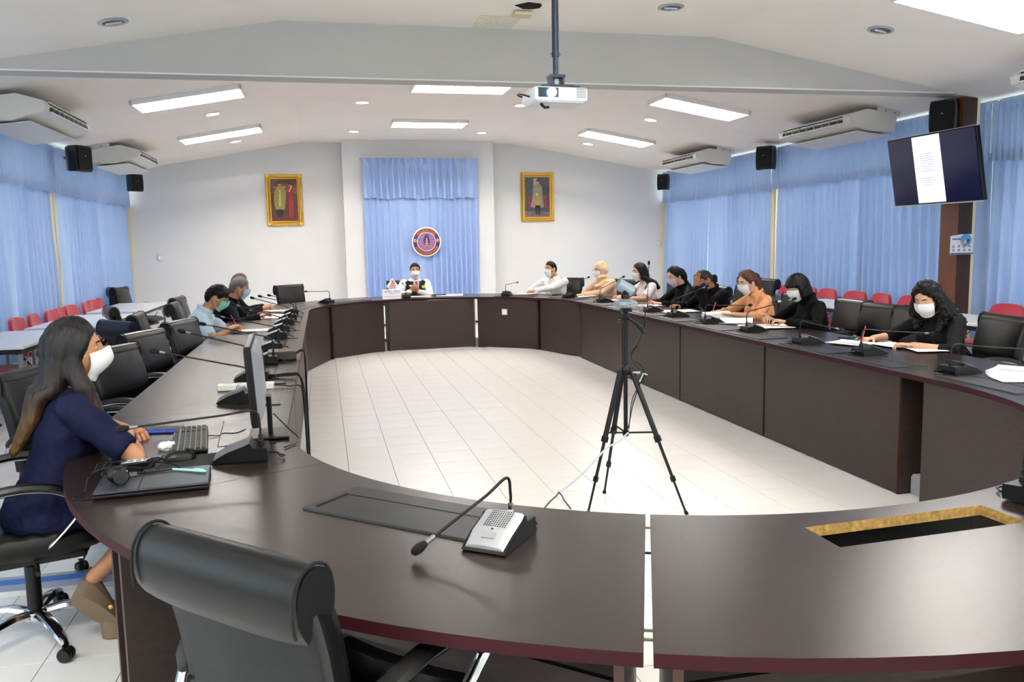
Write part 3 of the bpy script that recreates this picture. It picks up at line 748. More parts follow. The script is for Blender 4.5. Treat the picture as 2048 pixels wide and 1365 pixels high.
for k in range(7): MB().box((0.125, -0.101, -0.03 + k * 0.009), (0.06, 0.004, 0.004)).build('vent_slat', mat('projector_vent', 'a9aeb5', 0.5), pj)
MB().tube(seg_curve([(-0.16, 0.14, 0.0), (-0.21, 0.12, 0.01), (-0.215, 0.03, 0.0), (-0.17, -0.01, -0.02)], 5), 0.005, 6).build('cable', blackpl_m, pj, True)
MB().tube([(-0.11, -0.03, -0.06), (-0.09, -0.04, -0.085), (-0.06, -0.03, -0.08)], 0.009, 7).build('foot_lever', blackpl_m, pj)

# ------------------------------------------------------------------ conference table: one thing per unit
def arcp(c, r, deg, far=False):
    a = math.radians(deg); s = 1 if far else -1
    return (c[0] - r * math.cos(a), c[1] + s * r * math.sin(a))
def fill_top(outer, hole, name, parent):
    """tabletop slab from a polygon, optionally with a cut-out"""
    bm = bmesh.new(); edges = []
    def loop(pts):
        vs = [bm.verts.new((x, y, ZT)) for x, y in pts]
        return [bm.edges.new((vs[i], vs[(i + 1) % len(vs)])) for i in range(len(vs))]
    e1 = loop(outer); e2 = loop(hole) if hole else []
    bmesh.ops.triangle_fill(bm, edges=e1 + e2, use_beauty=True)
    for f in bm.faces:
        if f.normal.z < 0: f.normal_flip()
    top = list(bm.faces); hv = set(v for e in e2 for v in e.verts)
    hc = {(round(v.co.x, 4), round(v.co.y, 4)) for v in hv}
    r = bmesh.ops.extrude_face_region(bm, geom=top, use_keep_orig=True)
    nv = [g for g in r['geom'] if isinstance(g, bmesh.types.BMVert)]
    for v in nv: v.co.z -= 0.03
    bmesh.ops.recalc_face_normals(bm, faces=bm.faces)
    for f in bm.faces:
        if abs(f.normal.z) < 0.5:
            f.material_index = 2 if all((round(v.co.x, 4), round(v.co.y, 4)) in hc for v in f.verts) else 1
    me = bpy.data.meshes.new(name); bm.to_mesh(me); bm.free()
    for m_ in (top_m, edge_m, chip_m): me.materials.append(m_)
    o = bpy.data.objects.new(name, me); C.objects.link(o); o.parent = parent; return o
def panel_between(p, q, z0, z1, th, name, mat_, parent):
    p, q = Vector(p), Vector(q); d = (q - p); L = d.length; a = math.atan2(d.y, d.x); c = (p + q) / 2
    o = MB().box((0, 0, 0), (L, th, z1 - z0)).build(name, mat_, parent); o.location = (c.x, c.y, (z0 + z1) / 2); o.rotation_euler = (0, 0, a)
    o.data.materials.append(edge2_m)
    for f in o.data.polygons:
        if abs(f.normal.x) > 0.5: f.material_index = 1
    return o
def cable_cover(x, y, rz, L, parent, w=0.245, groove=True):
    if x < 0.5 and y > 2.8 and y < 11.5:      # the left side has flush wooden flaps instead of black covers
        o = MB().box((0, 0, 0.001), (L, w * 0.86, 0.002)).build('cable_flap', top_m, parent)
        o.location = (x, y, ZT); o.rotation_euler = (0, 0, rz)
        MB().box((0, -w * 0.12, 0.0021), (L * 0.97, 0.002, 0.0006)).build('groove', foam_m, o)
        MB().box((0, w * 0.43, 0.0012), (L, 0.0025, 0.0022)).build('groove', foam_m, o)
        MB().box((-L / 2 - 0.006, -0.02, 0.0015), (0.016, w * 0.80, 0.003)).build('cable_slot', foam_m, o)
        return o
    o = MB().box((0, 0, 0.003), (L, w, 0.006), taper=(0.995, 0.985)).build('cable_cover', cover_m, parent)
    o.location = (x, y, ZT); o.rotation_euler = (0, 0, rz)
    g = MB().box((0, w * 0.18, 0.0065), (L * 0.92, 0.003, 0.001)).build('groove', foam_m, o)
    s = MB().box((-L / 2 + 0.03, w * -0.1, 0.0068), (0.012, w * 0.55, 0.0015)).build('cable_slot', foam_m, o)
    return o
def table_unit(label, inner, outer, ends, panel, covers, hole=None, gap=0.0012):
    """inner/outer: polylines running the same way"""
    t = thing('conference_table', label, 'conference table', group='units of the oval conference table')
    fill_top(list(inner) + list(reversed(outer)), hole, 'tabletop', t)
    panel_between(panel[0], panel[1], 0.012, 0.715, 0.018, 'front_panel', panel_m, t)
    for a, b in ends: panel_between(a, b, 0.0, 0.715, 0.022, 'side_panel', panel_m, t)
    (a, b), (c_, d_) = ends
    m1 = (Vector(a) * 0.45 + Vector(b) * 0.55); m2 = (Vector(c_) * 0.45 + Vector(d_) * 0.55)
    panel_between(m1, m2, 0.38, 0.46, 0.018, 'stretcher', panel_m, t)
    for c in covers: cable_cover(*c, t)
    return t
ys = [4.15, 5.69, 7.23, 8.78, 10.33]
ordr = ['nearest the camera', 'second from the near end', 'third from the near end', 'last before the far curve']
for s, nm in ((-1, 'left'), (1, 'right')):
    xi, xo = C1[0] + s * RI, C1[0] + s * RO; xp = xi + s * 0.05
    for k in range(4):
        y0, y1 = ys[k] + 0.0012, ys[k + 1] - 0.0012
        inner = [(xi, y0), (xi, y1)]; outer = [(xo, y0), (xo, y1)]
        e = [((xp, y0 + 0.02), (xo - s * 0.10, y0 + 0.02)), ((xp, y1 - 0.02), (xo - s * 0.10, y1 - 0.02))]
        cv = [(xi + s * 0.17, y0 + 0.40, PI / 2 if s < 0 else -PI / 2, 0.60), (xi + s * 0.17, y0 + 1.06, PI / 2 if s < 0 else -PI / 2, 0.60)]
        table_unit('straight unit of the oval table on the %s side, %s' % (nm, ordr[k]), inner, outer, e, ((xp, y0 + 0.012), (xp, y1 - 0.012)), cv)
def arc_unit(label, c, a0, a1, far, covers, pre=None, post=None, g0=0.0, g1=0.0, hole=None, pg=1.2):
    n = max(4, int(abs(a1 - a0) / 3)); s = 1 if far else -1
    A = [a0 + g0 + (a1 - g1 - a0 - g0) * k / n for k in range(n + 1)]
    inner = [arcp(c, RI, a, far) for a in A]; outer = [arcp(c, RO, a, far) for a in A]
    p0, p1 = arcp(c, RI + 0.06, a0 + g0 + pg, far), arcp(c, RI + 0.06, a1 - g1 - pg, far)
    q0, q1 = arcp(c, RO - 0.10, a0 + g0 + pg, far), arcp(c, RO - 0.10, a1 - g1 - pg, far)
    if far and a0 in (68, 112): q0 = arcp(c, RI + 0.17, a0 + g0 + pg, far)
    if far and a1 in (68, 112): q1 = arcp(c, RI + 0.17, a1 - g1 - pg, far)
    if pre is not None:
        inner = [(arcp(c, RI, a0, far)[0], pre)] + inner; outer = [(arcp(c, RO, a0, far)[0], pre)] + outer
        p0 = (arcp(c, RI + 0.06, a0)[0], pre - 0.17 if not far else pre); q0 = (arcp(c, RO - 0.1, a0)[0], p0[1])
    if post is not None:
        inner = inner + [(arcp(c, RI, a1, far)[0], post)]; outer = outer + [(arcp(c, RO, a1, far)[0], post)]
        p1 = (arcp(c, RI + 0.06, a1)[0], post - 0.17 if not far else post); q1 = (arcp(c, RO - 0.1, a1)[0], p1[1])
    return table_unit(label, inner, outer, [(p0, q0), (p1, q1)], (p0, p1), covers, hole)
def ck(c, deg, far, L=0.60, r=0.19, flip=False):
    x, y = arcp(c, RI + r, deg, far); a = math.radians(deg)
    rz = (PI / 2 - a) if far else (a - PI / 2) 
    return (x, y, rz + (PI if far is False else 0) + (PI if flip else 0), L)
yj = ys[0] - 0.0012
arc_unit('curved unit of the oval table under the laptop and keyboard, near left', C1, 0, 25, False, [(-0.345, 3.66, PI / 2 + 0.06, 0.50)], pre=yj, g1=0.04)
arc_unit('curved unit of the oval table carrying the silver microphone, closest to the camera', C1, 25, 68, False, [(0.235, 2.365, math.radians(-43), 0.66)], g0=0.04, g1=0.22)
hole = [(1.249, 1.955), (1.84, 1.985), (1.85, 1.83), (1.252, 1.80)]
arc_unit('curved unit of the oval table with a rectangular cut-out hole, lower right', C1, 68, 112, False, [], g0=0.22, g1=0.04, hole=hole)
arc_unit('curved unit of the oval table at the right edge of the picture, near side', C1, 112, 155, False, [ck(C1, 134, False)], g0=0.04, g1=0.04)
arc_unit('curved unit of the oval table at the right edge, holding a microphone and papers', C1, 155, 180, False, [(3.41, 3.64, -PI / 2 - 0.05, 0.60)], post=yj, g0=0.04)
arc_unit('first unit of the far left curve of the oval table', C2, 0, 35, True, [ck(C2, 18, True, flip=True)], g0=0.05, g1=0.05)
arc_unit('far left unit of the oval table, before the empty chair', C2, 35, 68, True, [ck(C2, 52, True, flip=True)], g0=0.05, g1=0.05, pg=1.3)
arc_unit('head unit of the oval table, in front of the man in the vest', C2, 68, 112, True, [], g0=0.05, g1=0.05, pg=1.6)
arc_unit('far right unit of the oval table with a white socket plate on its front panel', C2, 112, 145, True, [ck(C2, 130, True, flip=True)], g0=0.05, g1=0.05, pg=0.8)
arc_unit('last unit of the far right curve, in front of the woman in the headscarf', C2, 145, 180, True, [ck(C2, 160, True, flip=True)], g0=0.05, g1=0.05, pg=1.2)
# socket plate on far right panel
pa, pb = Vector(arcp(C2, RI + 0.06, 113, True)), Vector(arcp(C2, RI + 0.06, 144, True)); pc = pa.lerp(pb, 0.46); an = math.atan2((pb - pa).y, (pb - pa).x)
t = thing('socket_plate', 'square white socket plate on the far right table panel', 'socket', (pc.x, pc.y, 0.53), an)
MB().box((0, -0.014, 0), (0.085, 0.008, 0.085), bev=0.003).build('plate', acw_m, t)
MB().box((0, -0.02, 0), (0.045, 0.004, 0.045)).build('socket_face', paper_m, t)
# grey cable trunking boxes seen in the gaps
for lab, x, y, rz, L in (('grey trunking box on the floor in the gap of the right-hand table panels', 3.46, 4.10, 0, 0.22), ('grey trunking box in the left gap beside the head unit', 0.84, 12.10, 0.3, 0.20), ('grey trunking box in the right gap beside the head unit', 2.24, 12.10, -0.3, 0.22), ('grey trunking box in the gap farther right of the far curve', 3.03, 11.52, -0.9, 0.2)):
    t = thing('trunking_box', lab, 'trunking', (x, y, 0), rz); 
    MB().box((0, 0, 0.055), (L, 0.11, 0.11), bev=0.004).build('duct', mat('trunking_grey', 'a7abae', 0.5), t)
    MB().box((0, 0, 0.116), (L * 0.96, 0.10, 0.01), bev=0.003).build('lid', mat('trunking_lid', 'b6b9bb', 0.5), t)
# power cable cover strip on the floor at the left
t = thing('floor_trunking', 'aluminium floor cable strip with a blue stripe under the near left chair', 'trunking', (-1.55, 4.07, 0))
MB().box((0, 0, 0.009), (2.5, 0.22, 0.018), taper=(1, 0.85)).build('aluminium_cover', mat('brushed_aluminium', 'c9ccd0', 0.3, metal=0.8), t)
MB().box((0, 0.02, 0.0195), (2.5, 0.055, 0.003)).build('blue_stripe', mat('blue_tape', '2f6fc4', 0.5), t)

# ------------------------------------------------------------------ executive chair
ROLL = [(p.x, p.y) for p in seg_curve([(0.040, -0.075, 0), (0.046, -0.02, 0), (0.036, 0.022, 0), (0.008, 0.040, 0), (-0.024, 0.034, 0), (-0.046, 0.006, 0), (-0.053, -0.035, 0), (-0.048, -0.08, 0), (-0.028, -0.115, 0)], 3)] + [(-0.018, -0.10), (-0.012, -0.06), (0.0, -0.06)]
def exec_chair(label, loc, rz, seat_mat=None, group='black executive chairs around the table'):
    L_ = seat_mat or leather_m
    t = thing('office_chair', label, 'chair', loc, rz, group)
    # seat cushion with cross ribs
    m = MB(); rg = []
    for k in range(15):
        y = -0.24 + 0.50 * k / 14; e = (1 - abs(2 * k / 14 - 1) ** 5) ** 0.5 * 0.12 + 0.88
        w = 0.245 * e; zt = 0.475 + 0.012 * abs(math.sin(k * PI / 2)) - 0.03 * max(0, (k - 11) / 3) ** 2; zb = 0.385 + 0.03 * (abs(2 * k / 14 - 1)) ** 2
        rg.append([(-w * 0.9, y, zb), (-w, y, (zb + zt) / 2 - 0.01), (-w * 0.97, y, zt - 0.012), (-w * 0.85, y, zt + 0.006), (-w * 0.4, y, zt - 0.004), (w * 0.4, y, zt - 0.004), (w * 0.85, y, zt + 0.006), (w * 0.97, y, zt - 0.012), (w, y, (zb + zt) / 2 - 0.01), (w * 0.9, y, zb)])
    m.rings(rg); m.build('seat', L_, t, True, 60)
    MB().box((0, 0.0, 0.375), (0.40, 0.38, 0.03), bev=0.01).build('seat_pan', blackpl_m, t)
    # backrest
    def yb(z): return -0.235 - 0.16 * (z - 0.45) + 0.025 * math.sin((z - 0.45) * 6.5)
    m = MB(); rg = []
    n = 26
    for k in range(n + 1):
        z = 0.47 + 0.44 * k / n; w = 0.215 + 0.022 * math.sin(min(1, k / n * 1.3) * PI / 2)
        rib = 0.012 * abs(math.cos((z - 0.47) / 0.055 * PI)) if z < 0.665 else 0.012
        yf = yb(z) + 0.032 + rib; yk = yb(z) - 0.016
        rg.append([(-w, yk, z), (-w * 1.0, (yf + yk) / 2, z), (-w * 0.96, yf - 0.008, z), (-w * 0.86, yf, z), (w * 0.86, yf, z), (w * 0.96, yf - 0.008, z), (w * 1.0, (yf + yk) / 2, z), (w, yk, z)])
    m.rings(rg); m.build('backrest', L_, t, True, 60)
    # rear shell
    m = MB(); rg = []
    for k in range(9):
        z = 0.46 + 0.40 * k / 8; w = 0.195 + 0.02 * k / 8; y = yb(z) - 0.018
        rg.append([(-w, y + 0.004, z), (-w * 0.93, y - 0.010, z), (0, y - 0.016, z), (w * 0.93, y - 0.010, z), (w, y + 0.004, z)])
    m.rings(rg); m.build('back_shell', leather2_m, t, True, 60)
    # top roll
    y = yb(0.92)
    m = MB(); rg = []
    for k in range(13):
        x = -0.243 + 0.486 * k / 12; e = 1 - 0.10 * abs(2 * k / 12 - 1) ** 4
        sec = ROLL
        rg.append([(x, y + a * e, 0.912 + b * e) for a, b in sec])
    m.rings(rg); m.build('top_roll', L_, t, True, 70)
    for s in (-1, 1):
        MB().tube([(s * 0.237, y + a, 0.912 + b) for a, b in [(p[0] * 1.04, p[1] * 1.04) for p in ROLL[:-6]]], 0.0035, 6).build('piping', foam_m, t, True)
    # armrests
    for s in (-1, 1):
        pts = seg_curve([(s * 0.235, -0.27, 0.57), (s * 0.275, -0.20, 0.635), (s * 0.285, -0.05, 0.668), (s * 0.285, 0.08, 0.655), (s * 0.28, 0.17, 0.60), (s * 0.265, 0.165, 0.55), (s * 0.24, 0.08, 0.45), (s * 0.19, 0.03, 0.395)], 4)
        a = MB().tube(pts, 0.0115, 8, side=(1, 0, 0), ell=(1.5, 0.8)).build('armrest', chrome_m, t, True)
        pp = [p + Vector((0, 0.004, 0.014)) for p in pts[1:20]]
        MB().tube(pp, [0.016] + [0.024] * (len(pp) - 2) + [0.014], 8, side=(1, 0, 0), ell=(1.15, 0.7), round_=True).build('arm_pad', blackpl_m, a, True)
    MB().lathe([(0.026, 0.07), (0.028, 0.12), (0.028, 0.30), (0.018, 0.302), (0.018, 0.38)], 14).build('gas_lift', blackpl_m, t, True, 40)
    MB().tube([(0.05, 0, 0.36), (0.2, 0.02, 0.355), (0.27, 0.02, 0.35)], [0.006, 0.006, 0.01], 7).build('lever', blackpl_m, t, True)
    MB().lathe([(0.03, 0.07), (0.045, 0.085), (0.045, 0.115), (0.03, 0.125)], 14).build('hub', chrome_m, t, True, 40)
    for k in range(5):
        a = 2 * PI * k / 5 + 0.3; c, s = math.cos(a), math.sin(a)
        l = MB().tube([(c * r, s * r, z) for r, z in ((0.03, 0.105), (0.10, 0.112), (0.20, 0.10), (0.27, 0.078), (0.295, 0.062))], [0.022, 0.024, 0.021, 0.018, 0.013], 8, side=(0, 0, 1), ell=(0.8, 1.1)).build('leg', chrome_m, t, True)
        cs = MB()
        for q in (-1, 1): cs.lathe([(0.004, -0.010), (0.024, -0.010), (0.027, -0.005), (0.027, 0.005), (0.024, 0.010), (0.004, 0.010)], 14, T(c * 0.295, s * 0.295, 0.027) @ RZ(a + 0.7) @ T(0, q * 0.0135, 0) @ RX(PI / 2))
        cs.box((c * 0.295, s * 0.295, 0.045), (0.03, 0.02, 0.02)); cs.build('caster', blackpl_m, l, True, 35)
    return t
fa = lambda x, y, fx, fy: math.atan2(fy - y, fx - x) - PI / 2       # rz so that local +Y points from (x,y) to (fx,fy)
proto = exec_chair('black leather office chair seen from behind, lowest in the picture', (0.01, 1.89, 0), math.radians(-45))
CH = 'black executive chairs around the table'
def oc(label, x, y, deg): return dup(proto, label, (x, y, 0), math.radians(deg), CH)
oc('black leather office chair under the woman in the navy dress', -1.17, 3.50, -72)
oc('black office chair pushed back, partly hidden behind the long haired woman', -1.18, 4.48, -108)
oc('empty black office chair at the left side, first beyond the long haired woman', -0.99, 5.25, -114)
oc('empty black office chair at the left side, second beyond the long haired woman', -0.99, 6.22, -112)
ch3 = exec_chair('empty navy black office chair turned away on the left side, third in the row', (-1.42, 7.52, 0), math.radians(-48), navyl_m)
oc('empty black office chair tucked in beside the man in the pale blue shirt', -0.86, 7.10, -108)
oc('black office chair under the man in the pale blue shirt', -1.36, 8.12, -88)
oc('black office chair under the grey haired man', -1.28, 9.55, -90)
oc('black office chair under the man half hidden behind the grey haired man', -1.40, 10.55, -95)
oc('empty black office chair at the far left of the table, facing the camera', -0.33, 12.75, 215)
oc('black office chair under the man in the dark vest', 1.22, 13.15, 176)
oc('black office chair under the man in the white shirt', 3.62, 12.45, 140)
oc('black office chair under the woman in the headscarf', 4.12, 11.50, 115)
oc('black office chair under the long haired woman in pale pink', 4.35, 10.35, 95)
oc('black office chair under the woman with the lavender mask', 4.42, 9.35, 90)
oc('black office chair under the man holding his forehead', 4.42, 8.62, 92)
oc('black office chair under the woman in the orange blouse', 4.42, 7.62, 90)
oc('black office chair under the woman with the black bob', 4.45, 6.75, 88)
oc('empty black office chair right beside the woman with the black bob', 4.35, 6.15, 95)
oc('empty black office chair between the bob haired woman and the curly haired woman', 4.28, 5.62, 98)
oc('black office chair under the curly haired woman', 4.42, 4.98, 84)
oc('empty black office chair at the right edge of the picture', 4.32, 4.02, 68)
oc('black office chair at the lower right corner of the picture', 1.62, 0.95, -8)
# spare chairs against the windows
for lab, x, y, d in (('spare black office chair in the left far corner, nearest the wall', -3.0, 14.2, -60), ('spare black office chair in the left far corner, beside the table with red chairs', -2.75, 13.75, -100), ('spare black office chair low behind the left row of white tables', -1.85, 9.35, -70),
                     ('spare black office chair at the right windows, behind the woman with the lavender mask', 5.75, 12.4, 100), ('spare black office chair at the right windows, behind the man holding his forehead', 5.85, 11.4, 80), ('spare black office chair at the right windows, behind the woman in orange', 5.80, 10.6, 95)):
    dup(proto, lab, (x, y, 0), math.radians(d), 'spare black office chairs by the windows')
# dark desk at right
t = thing('side_desk', 'dark walnut side desk behind the woman in orange, by the right windows', 'desk', (5.9, 9.95, 0))
MB().box((0, 0, 0.73), (0.7, 1.0, 0.03)).build('desktop', top_m, t); MB().box((-0.28, 0, 0.36), (0.02, 0.9, 0.7)).build('front_panel', panel_m, t)
for s in (-1, 1): MB().box((0, s * 0.45, 0.36), (0.56, 0.02, 0.72)).build('side_panel', panel_m, t)

# ------------------------------------------------------------------ red chairs and white tables
def red_chair(label, loc, rz, group):
    t = thing('red_chair', label, 'chair', loc, rz, group)
    m = MB(); rg = []
    for k in range(11):
        a = -1 + 2 * k / 10; h = (1 - abs(a) ** 3.5) ** 0.5 if abs(a) < 1 else 0.0
        z0, z1 = 0.66 - 0.155 * (0.35 + 0.65 * h), 0.66 + 0.165 * (0.35 + 0.65 * h); x = 0.21 * a; yy = -0.20 + 0.035 * a * a
        rg.append([(x, yy - 0.018 - 0.05 * (z0 - .5), z0), (x, yy - 0.024 - 0.03, (z0 + z1) / 2), (x, yy - 0.018 - 0.05, z1), (x, yy + 0.018 - 0.05, z1), (x, yy + 0.026 - 0.025, (z0 + z1) / 2), (x, yy + 0.02, z0)])
    m.rings(rg); m.build('backrest', redfab_m, t, True, 60)
    m = MB(); rg = []
    for k in range(11):
        a = -1 + 2 * k / 10; h = (1 - abs(a) ** 4) ** 0.5 if abs(a) < 1 else 0.3
        w = 0.22 * (0.5 + 0.5 * h); y = 0.02 + 0.21 * a
        rg.append([(-w, y, 0.43), (-w * 0.95, y, 0.465), (0, y, 0.475 - 0.02 * max(0, a) ** 2), (w * 0.95, y, 0.465), (w, y, 0.43), (w * 0.8, y, 0.41), (-w * 0.8, y, 0.41)])
    m.rings(rg); m.build('seat', redfab_m, t, True, 60)
    for s in (-1, 1):
        MB().tube([(s * 0.17, -0.14, 0.42), (s * 0.185, 0.0, 0.25), (s * 0.2, 0.19, 0.012)], 0.011, 7).build('leg', blackmt_m, t, True)
        MB().tube([(s * 0.17, 0.16, 0.42), (s * 0.185, -0.03, 0.25), (s * 0.2, -0.24, 0.012)], 0.011, 7).build('leg', blackmt_m, t, True)
        MB().tube([(s * 0.12, -0.16, 0.42), (s * 0.13, -0.25, 0.46), (s * 0.13, -0.245, 0.60)], 0.010, 7).build('back_support', blackmt_m, t, True)
    MB().tube([(-0.185, 0.0, 0.25), (0.185, 0.0, 0.25)], 0.008, 6).build('stretcher', blackmt_m, t, True)
    return t
rp = None
ordl = ['closest to the camera', 'second', 'third', 'fourth', 'fifth', 'sixth', 'seventh', 'eighth', 'ninth', 'tenth']
k = 0
for y in (7.75, 8.45, 9.85, 10.35, 10.85, 11.35, 11.80, 12.35, 12.85, 13.35):
    lab = 'red fabric chair against the left curtain, %s from the camera side' % (ordl[k] if k else 'nearest')
    if rp is None: rp = red_chair(lab, (-2.98, y, 0), -PI / 2 + 0.05, 'red chairs along the left wall')
    else: dup(rp, lab, (-2.98 + 0.03 * math.sin(k * 2), y, 0), -PI / 2 + 0.12 * math.sin(k * 3), 'red chairs along the left wall')
    k += 1
k = 0
for y, tw in ((11.05, 0), (10.50, .1), (10.05, 0), (9.42, .1), (8.95, -.1), (8.40, 0), (7.80, .05), (6.98, 0.05), (6.35, -.1)):
    nm = ['farthest, beside the cream post', 'second from the far end', 'third from the far end', 'behind the white table, left of the close pair', 'behind the white table, right of the close pair', 'mostly hidden by the curly haired woman', 'just left of the brown pillar', 'right of the brown pillar', 'cut off by the right edge of the picture'][k]
    dup(rp, 'red fabric chair against the right curtain, ' + nm, (6.46, y, 0), PI / 2 + tw, 'red chairs along the right wall'); k += 1
def white_table(label, x0, x1, y0, y1, group):
    t = thing('training_table', label, 'table', ((x0 + x1) / 2, (y0 + y1) / 2, 0), 0, group); w, l = x1 - x0, y1 - y0
    MB().box((0, 0, 0.735), (w, l, 0.024), bev=0.004).build('tabletop', whitetop_m, t)
    MB().box((0, 0, 0.700), (w - 0.06, l - 0.06, 0.04)).build('apron', blackmt_m, t)
    for sx in (-1, 1):
        for sy in (-1, 1):
            MB().box((sx * (w / 2 - 0.05), sy * (l / 2 - 0.08), 0.35), (0.032, 0.032, 0.68)).build('leg', steel_m, t)
            MB().tube([(sx * (w / 2 - 0.05), sy * (l / 2 - 0.09), 0.50), (sx * (w / 2 - 0.05), sy * (l / 2 - 0.30), 0.69)], 0.008, 6).build('brace', steel_m, t)
    for sy in (-1, 1): MB().box((0, sy * (l / 2 - 0.08), 0.20), (w - 0.13, 0.022, 0.04)).build('crossbar', steel_m, t)
    return t
white_table('white training table at the left edge of the picture, behind the woman in navy', -3.10, -2.44, 7.55, 9.08, 'white tables along the left wall')
white_table('white training table in the middle of the left row', -2.98, -2.30, 9.28, 11.0, 'white tables along the left wall')
white_table('white training table farthest along the left wall', -2.92, -2.24, 11.35, 13.1, 'white tables along the left wall')
white_table('white training table behind the bob haired and curly haired women', 5.52, 6.18, 7.42, 9.35, 'white tables along the right wall')
white_table('white training table at the right edge of the picture', 5.52, 6.16, 5.35, 7.02, 'white tables along the right wall')
white_table('white training table just beyond the right edge of the picture', 5.52, 6.16, 3.7, 5.25, 'white tables along the right wall')

# ------------------------------------------------------------------ microphones
micn = [0]
def mic(label, x, y, rz, tip, up=0.13, silver=False, apex=None, scale=1.0):
    """unit: sloped front toward local -Y (the speaker's seat side is -Y); tip in world coordinates"""
    t = thing('desk_microphone', label, 'microphone', (x, y, ZT + 0.0065 if not silver else ZT + 0.001), rz, 'gooseneck desk microphones')
    w, l = 0.062, 0.098
    prof = [(-l, 0.004), (-l + 0.012, 0.0), (l, 0.0), (l + 0.004, 0.02), (l, 0.045), (l - 0.052, 0.048), (l - 0.062, 0.066), (0.02, 0.058), (-0.04, 0.038), (-l + 0.01, 0.012)]
    m = MB(); m.rings([[(sx, a, b) for a, b in prof] for sx in (-w, -w + 0.004, w - 0.004, w)]); b = m.build('base', blackpl_m, t); clean_mesh(b.data)
    cm = silver_m if silver else mat('graphite_plastic', '6e7176', 0.32, metal=0.4)
    tp = [(l - 0.062, 0.066), (0.02, 0.059), (-0.04, 0.039), (-l + 0.008, 0.012)]
    m = MB(); rg = []
    for a, b in tp:
        e = 0.004 if a < -0.08 else 0.0
        rg.append([(-w + 0.003 + e, a, b - 0.002), (-w + 0.012 + e, a, b + 0.005), (0, a, b + 0.008), (w - 0.012 - e, a, b + 0.005), (w - 0.003 - e, a, b - 0.002)])
    m.rings(rg, closed=True); f = m.build('face_plate', cm, t, True, 50); clean_mesh(f.data)
    if silver:
        m = MB()
        for i in range(10):
            for j in range(9): 
                a = 0.030 - j * 0.0072; zz = 0.067 + (a - 0.02) * (0.4375 if a > 0.02 else 0.333) + 0.0003
                m.box((-0.030 + i * 0.0066, a, zz), (0.0028, 0.0032, 0.0022))
        o = m.build('speaker_grille', mat('grille_hole', '4b4d50', 0.6), t)
        MB().box((0, 0, 0), (0.036, 0.020, 0.005), M=T(0, -0.060, 0.0365) @ RX(0.49)).build('talk_button', mat('talk_button', '9a9c9e', 0.4), t)
        MB().box((0.0, -0.040, 0.0475), (0.005, 0.004, 0.003)).build('indicator_lamp', blackpl_m, t)
    inv = t.matrix_basis.inverted() if False else (T(x, y, t.location.z) @ RZ(rz)).inverted()
    tl = inv @ Vector(tip); b0 = Vector((0, l - 0.025, 0.045))
    MB().lathe([(0.011, 0.045), (0.011, 0.062), (0.0075, 0.066), (0.0075, 0.085)], 12, T(0, l - 0.025, 0)).build('neck_socket', chrome_m if silver else blackmt_m, t, True, 40)
    ap = Vector(apex) if apex else b0 + Vector((0, 0, up))
    dirn = (tl - ap); 
    pts = [b0 + Vector((0, 0, 0.03)), b0 + Vector((0, 0.0, max(up * 0.6, 0.05))), ap + Vector((dirn.x * 0.04, dirn.y * 0.04, 0.0)), ap + dirn * 0.28, ap + dirn * 0.62, tl]
    cv = seg_curve(pts, 6)
    g = MB().tube(cv, 0.0042, 8).build('gooseneck', blackmt_m, t, True)
    d = (cv[-1] - cv[-3]).normalized()
    MB().tube([tl - d * 0.04, tl - d * 0.005], 0.0066, 10).build('capsule_collar', steel_m, t, True)
    MB().tube([tl - d * 0.006, tl + d * 0.008, tl + d * 0.022], [0.010, 0.0135, 0.012], 12, round_=True).build('foam_tip', foam_m, t, True)
    MB().tube(seg_curve([(0.02, l, 0.02), (0.03, l + 0.035, 0.018), (0.045, l + 0.045, 0.008), (0.02, l + 0.06, 0.004), (-0.01, l + 0.035, 0.004)], 5), 0.0035, 6).build('cable', blackpl_m, t, True)
    return t
hp = PI / 2
L_ = -hp  # local -Y toward -X  -> rz = -90deg : local -Y maps to (-1,0)... 
micsL = [((-0.325, 3.17), (-0.70, 3.10, 0.905), 0.13, 'in front of the woman in navy, beside the mouse'), ((-0.45, 4.37), (-0.81, 4.33, 1.03), 0.12, 'beside the white power strip, nearer the camera'), ((-0.44, 5.12), (-0.80, 5.10, 1.05), 0.12, 'just beyond the white power strip, half behind the monitor'),
         ((-0.42, 5.80), (-0.775, 5.77, 1.03), 0.12, 'behind the top of the monitor, next to the dark box'), ((-0.42, 6.55), (-0.765, 6.52, 1.02), 0.12, 'third in front of the empty left chairs'), ((-0.42, 7.40), (-0.735, 7.38, 1.045), 0.12, 'nearer the man in the pale blue shirt'),
         ((-0.42, 8.00), (-0.685, 8.0, 0.955), 0.11, 'in front of the man in the pale blue shirt'), ((-0.40, 8.70), (-0.685, 8.68, 1.02), 0.11, 'between the man in pale blue and the grey haired man'), ((-0.39, 9.28), (-0.655, 9.3, 1.0), 0.11, 'in front of the grey haired man'), ((-0.39, 9.95), (-0.60, 9.95, 0.97), 0.11, 'farthest of the row on the left side')]
for (x, y), tip, up, w in micsL: mic('black gooseneck microphone, left side, ' + w, x, y, -hp, tip, up)
a_ = math.radians(60)
mic('black gooseneck microphone before the empty far left chair', 0.03, 11.50, math.radians(45) + PI, (-0.22, 11.62, 0.915), 0.12)
mic('black gooseneck microphone in front of the man in the dark vest', 1.17, 12.15, PI, (1.15, 12.33, 0.95), 0.12)
mic('black gooseneck microphone in front of the man in the white shirt', 2.62, 11.85, PI - 0.5, (2.80, 11.98, 0.935), 0.12)
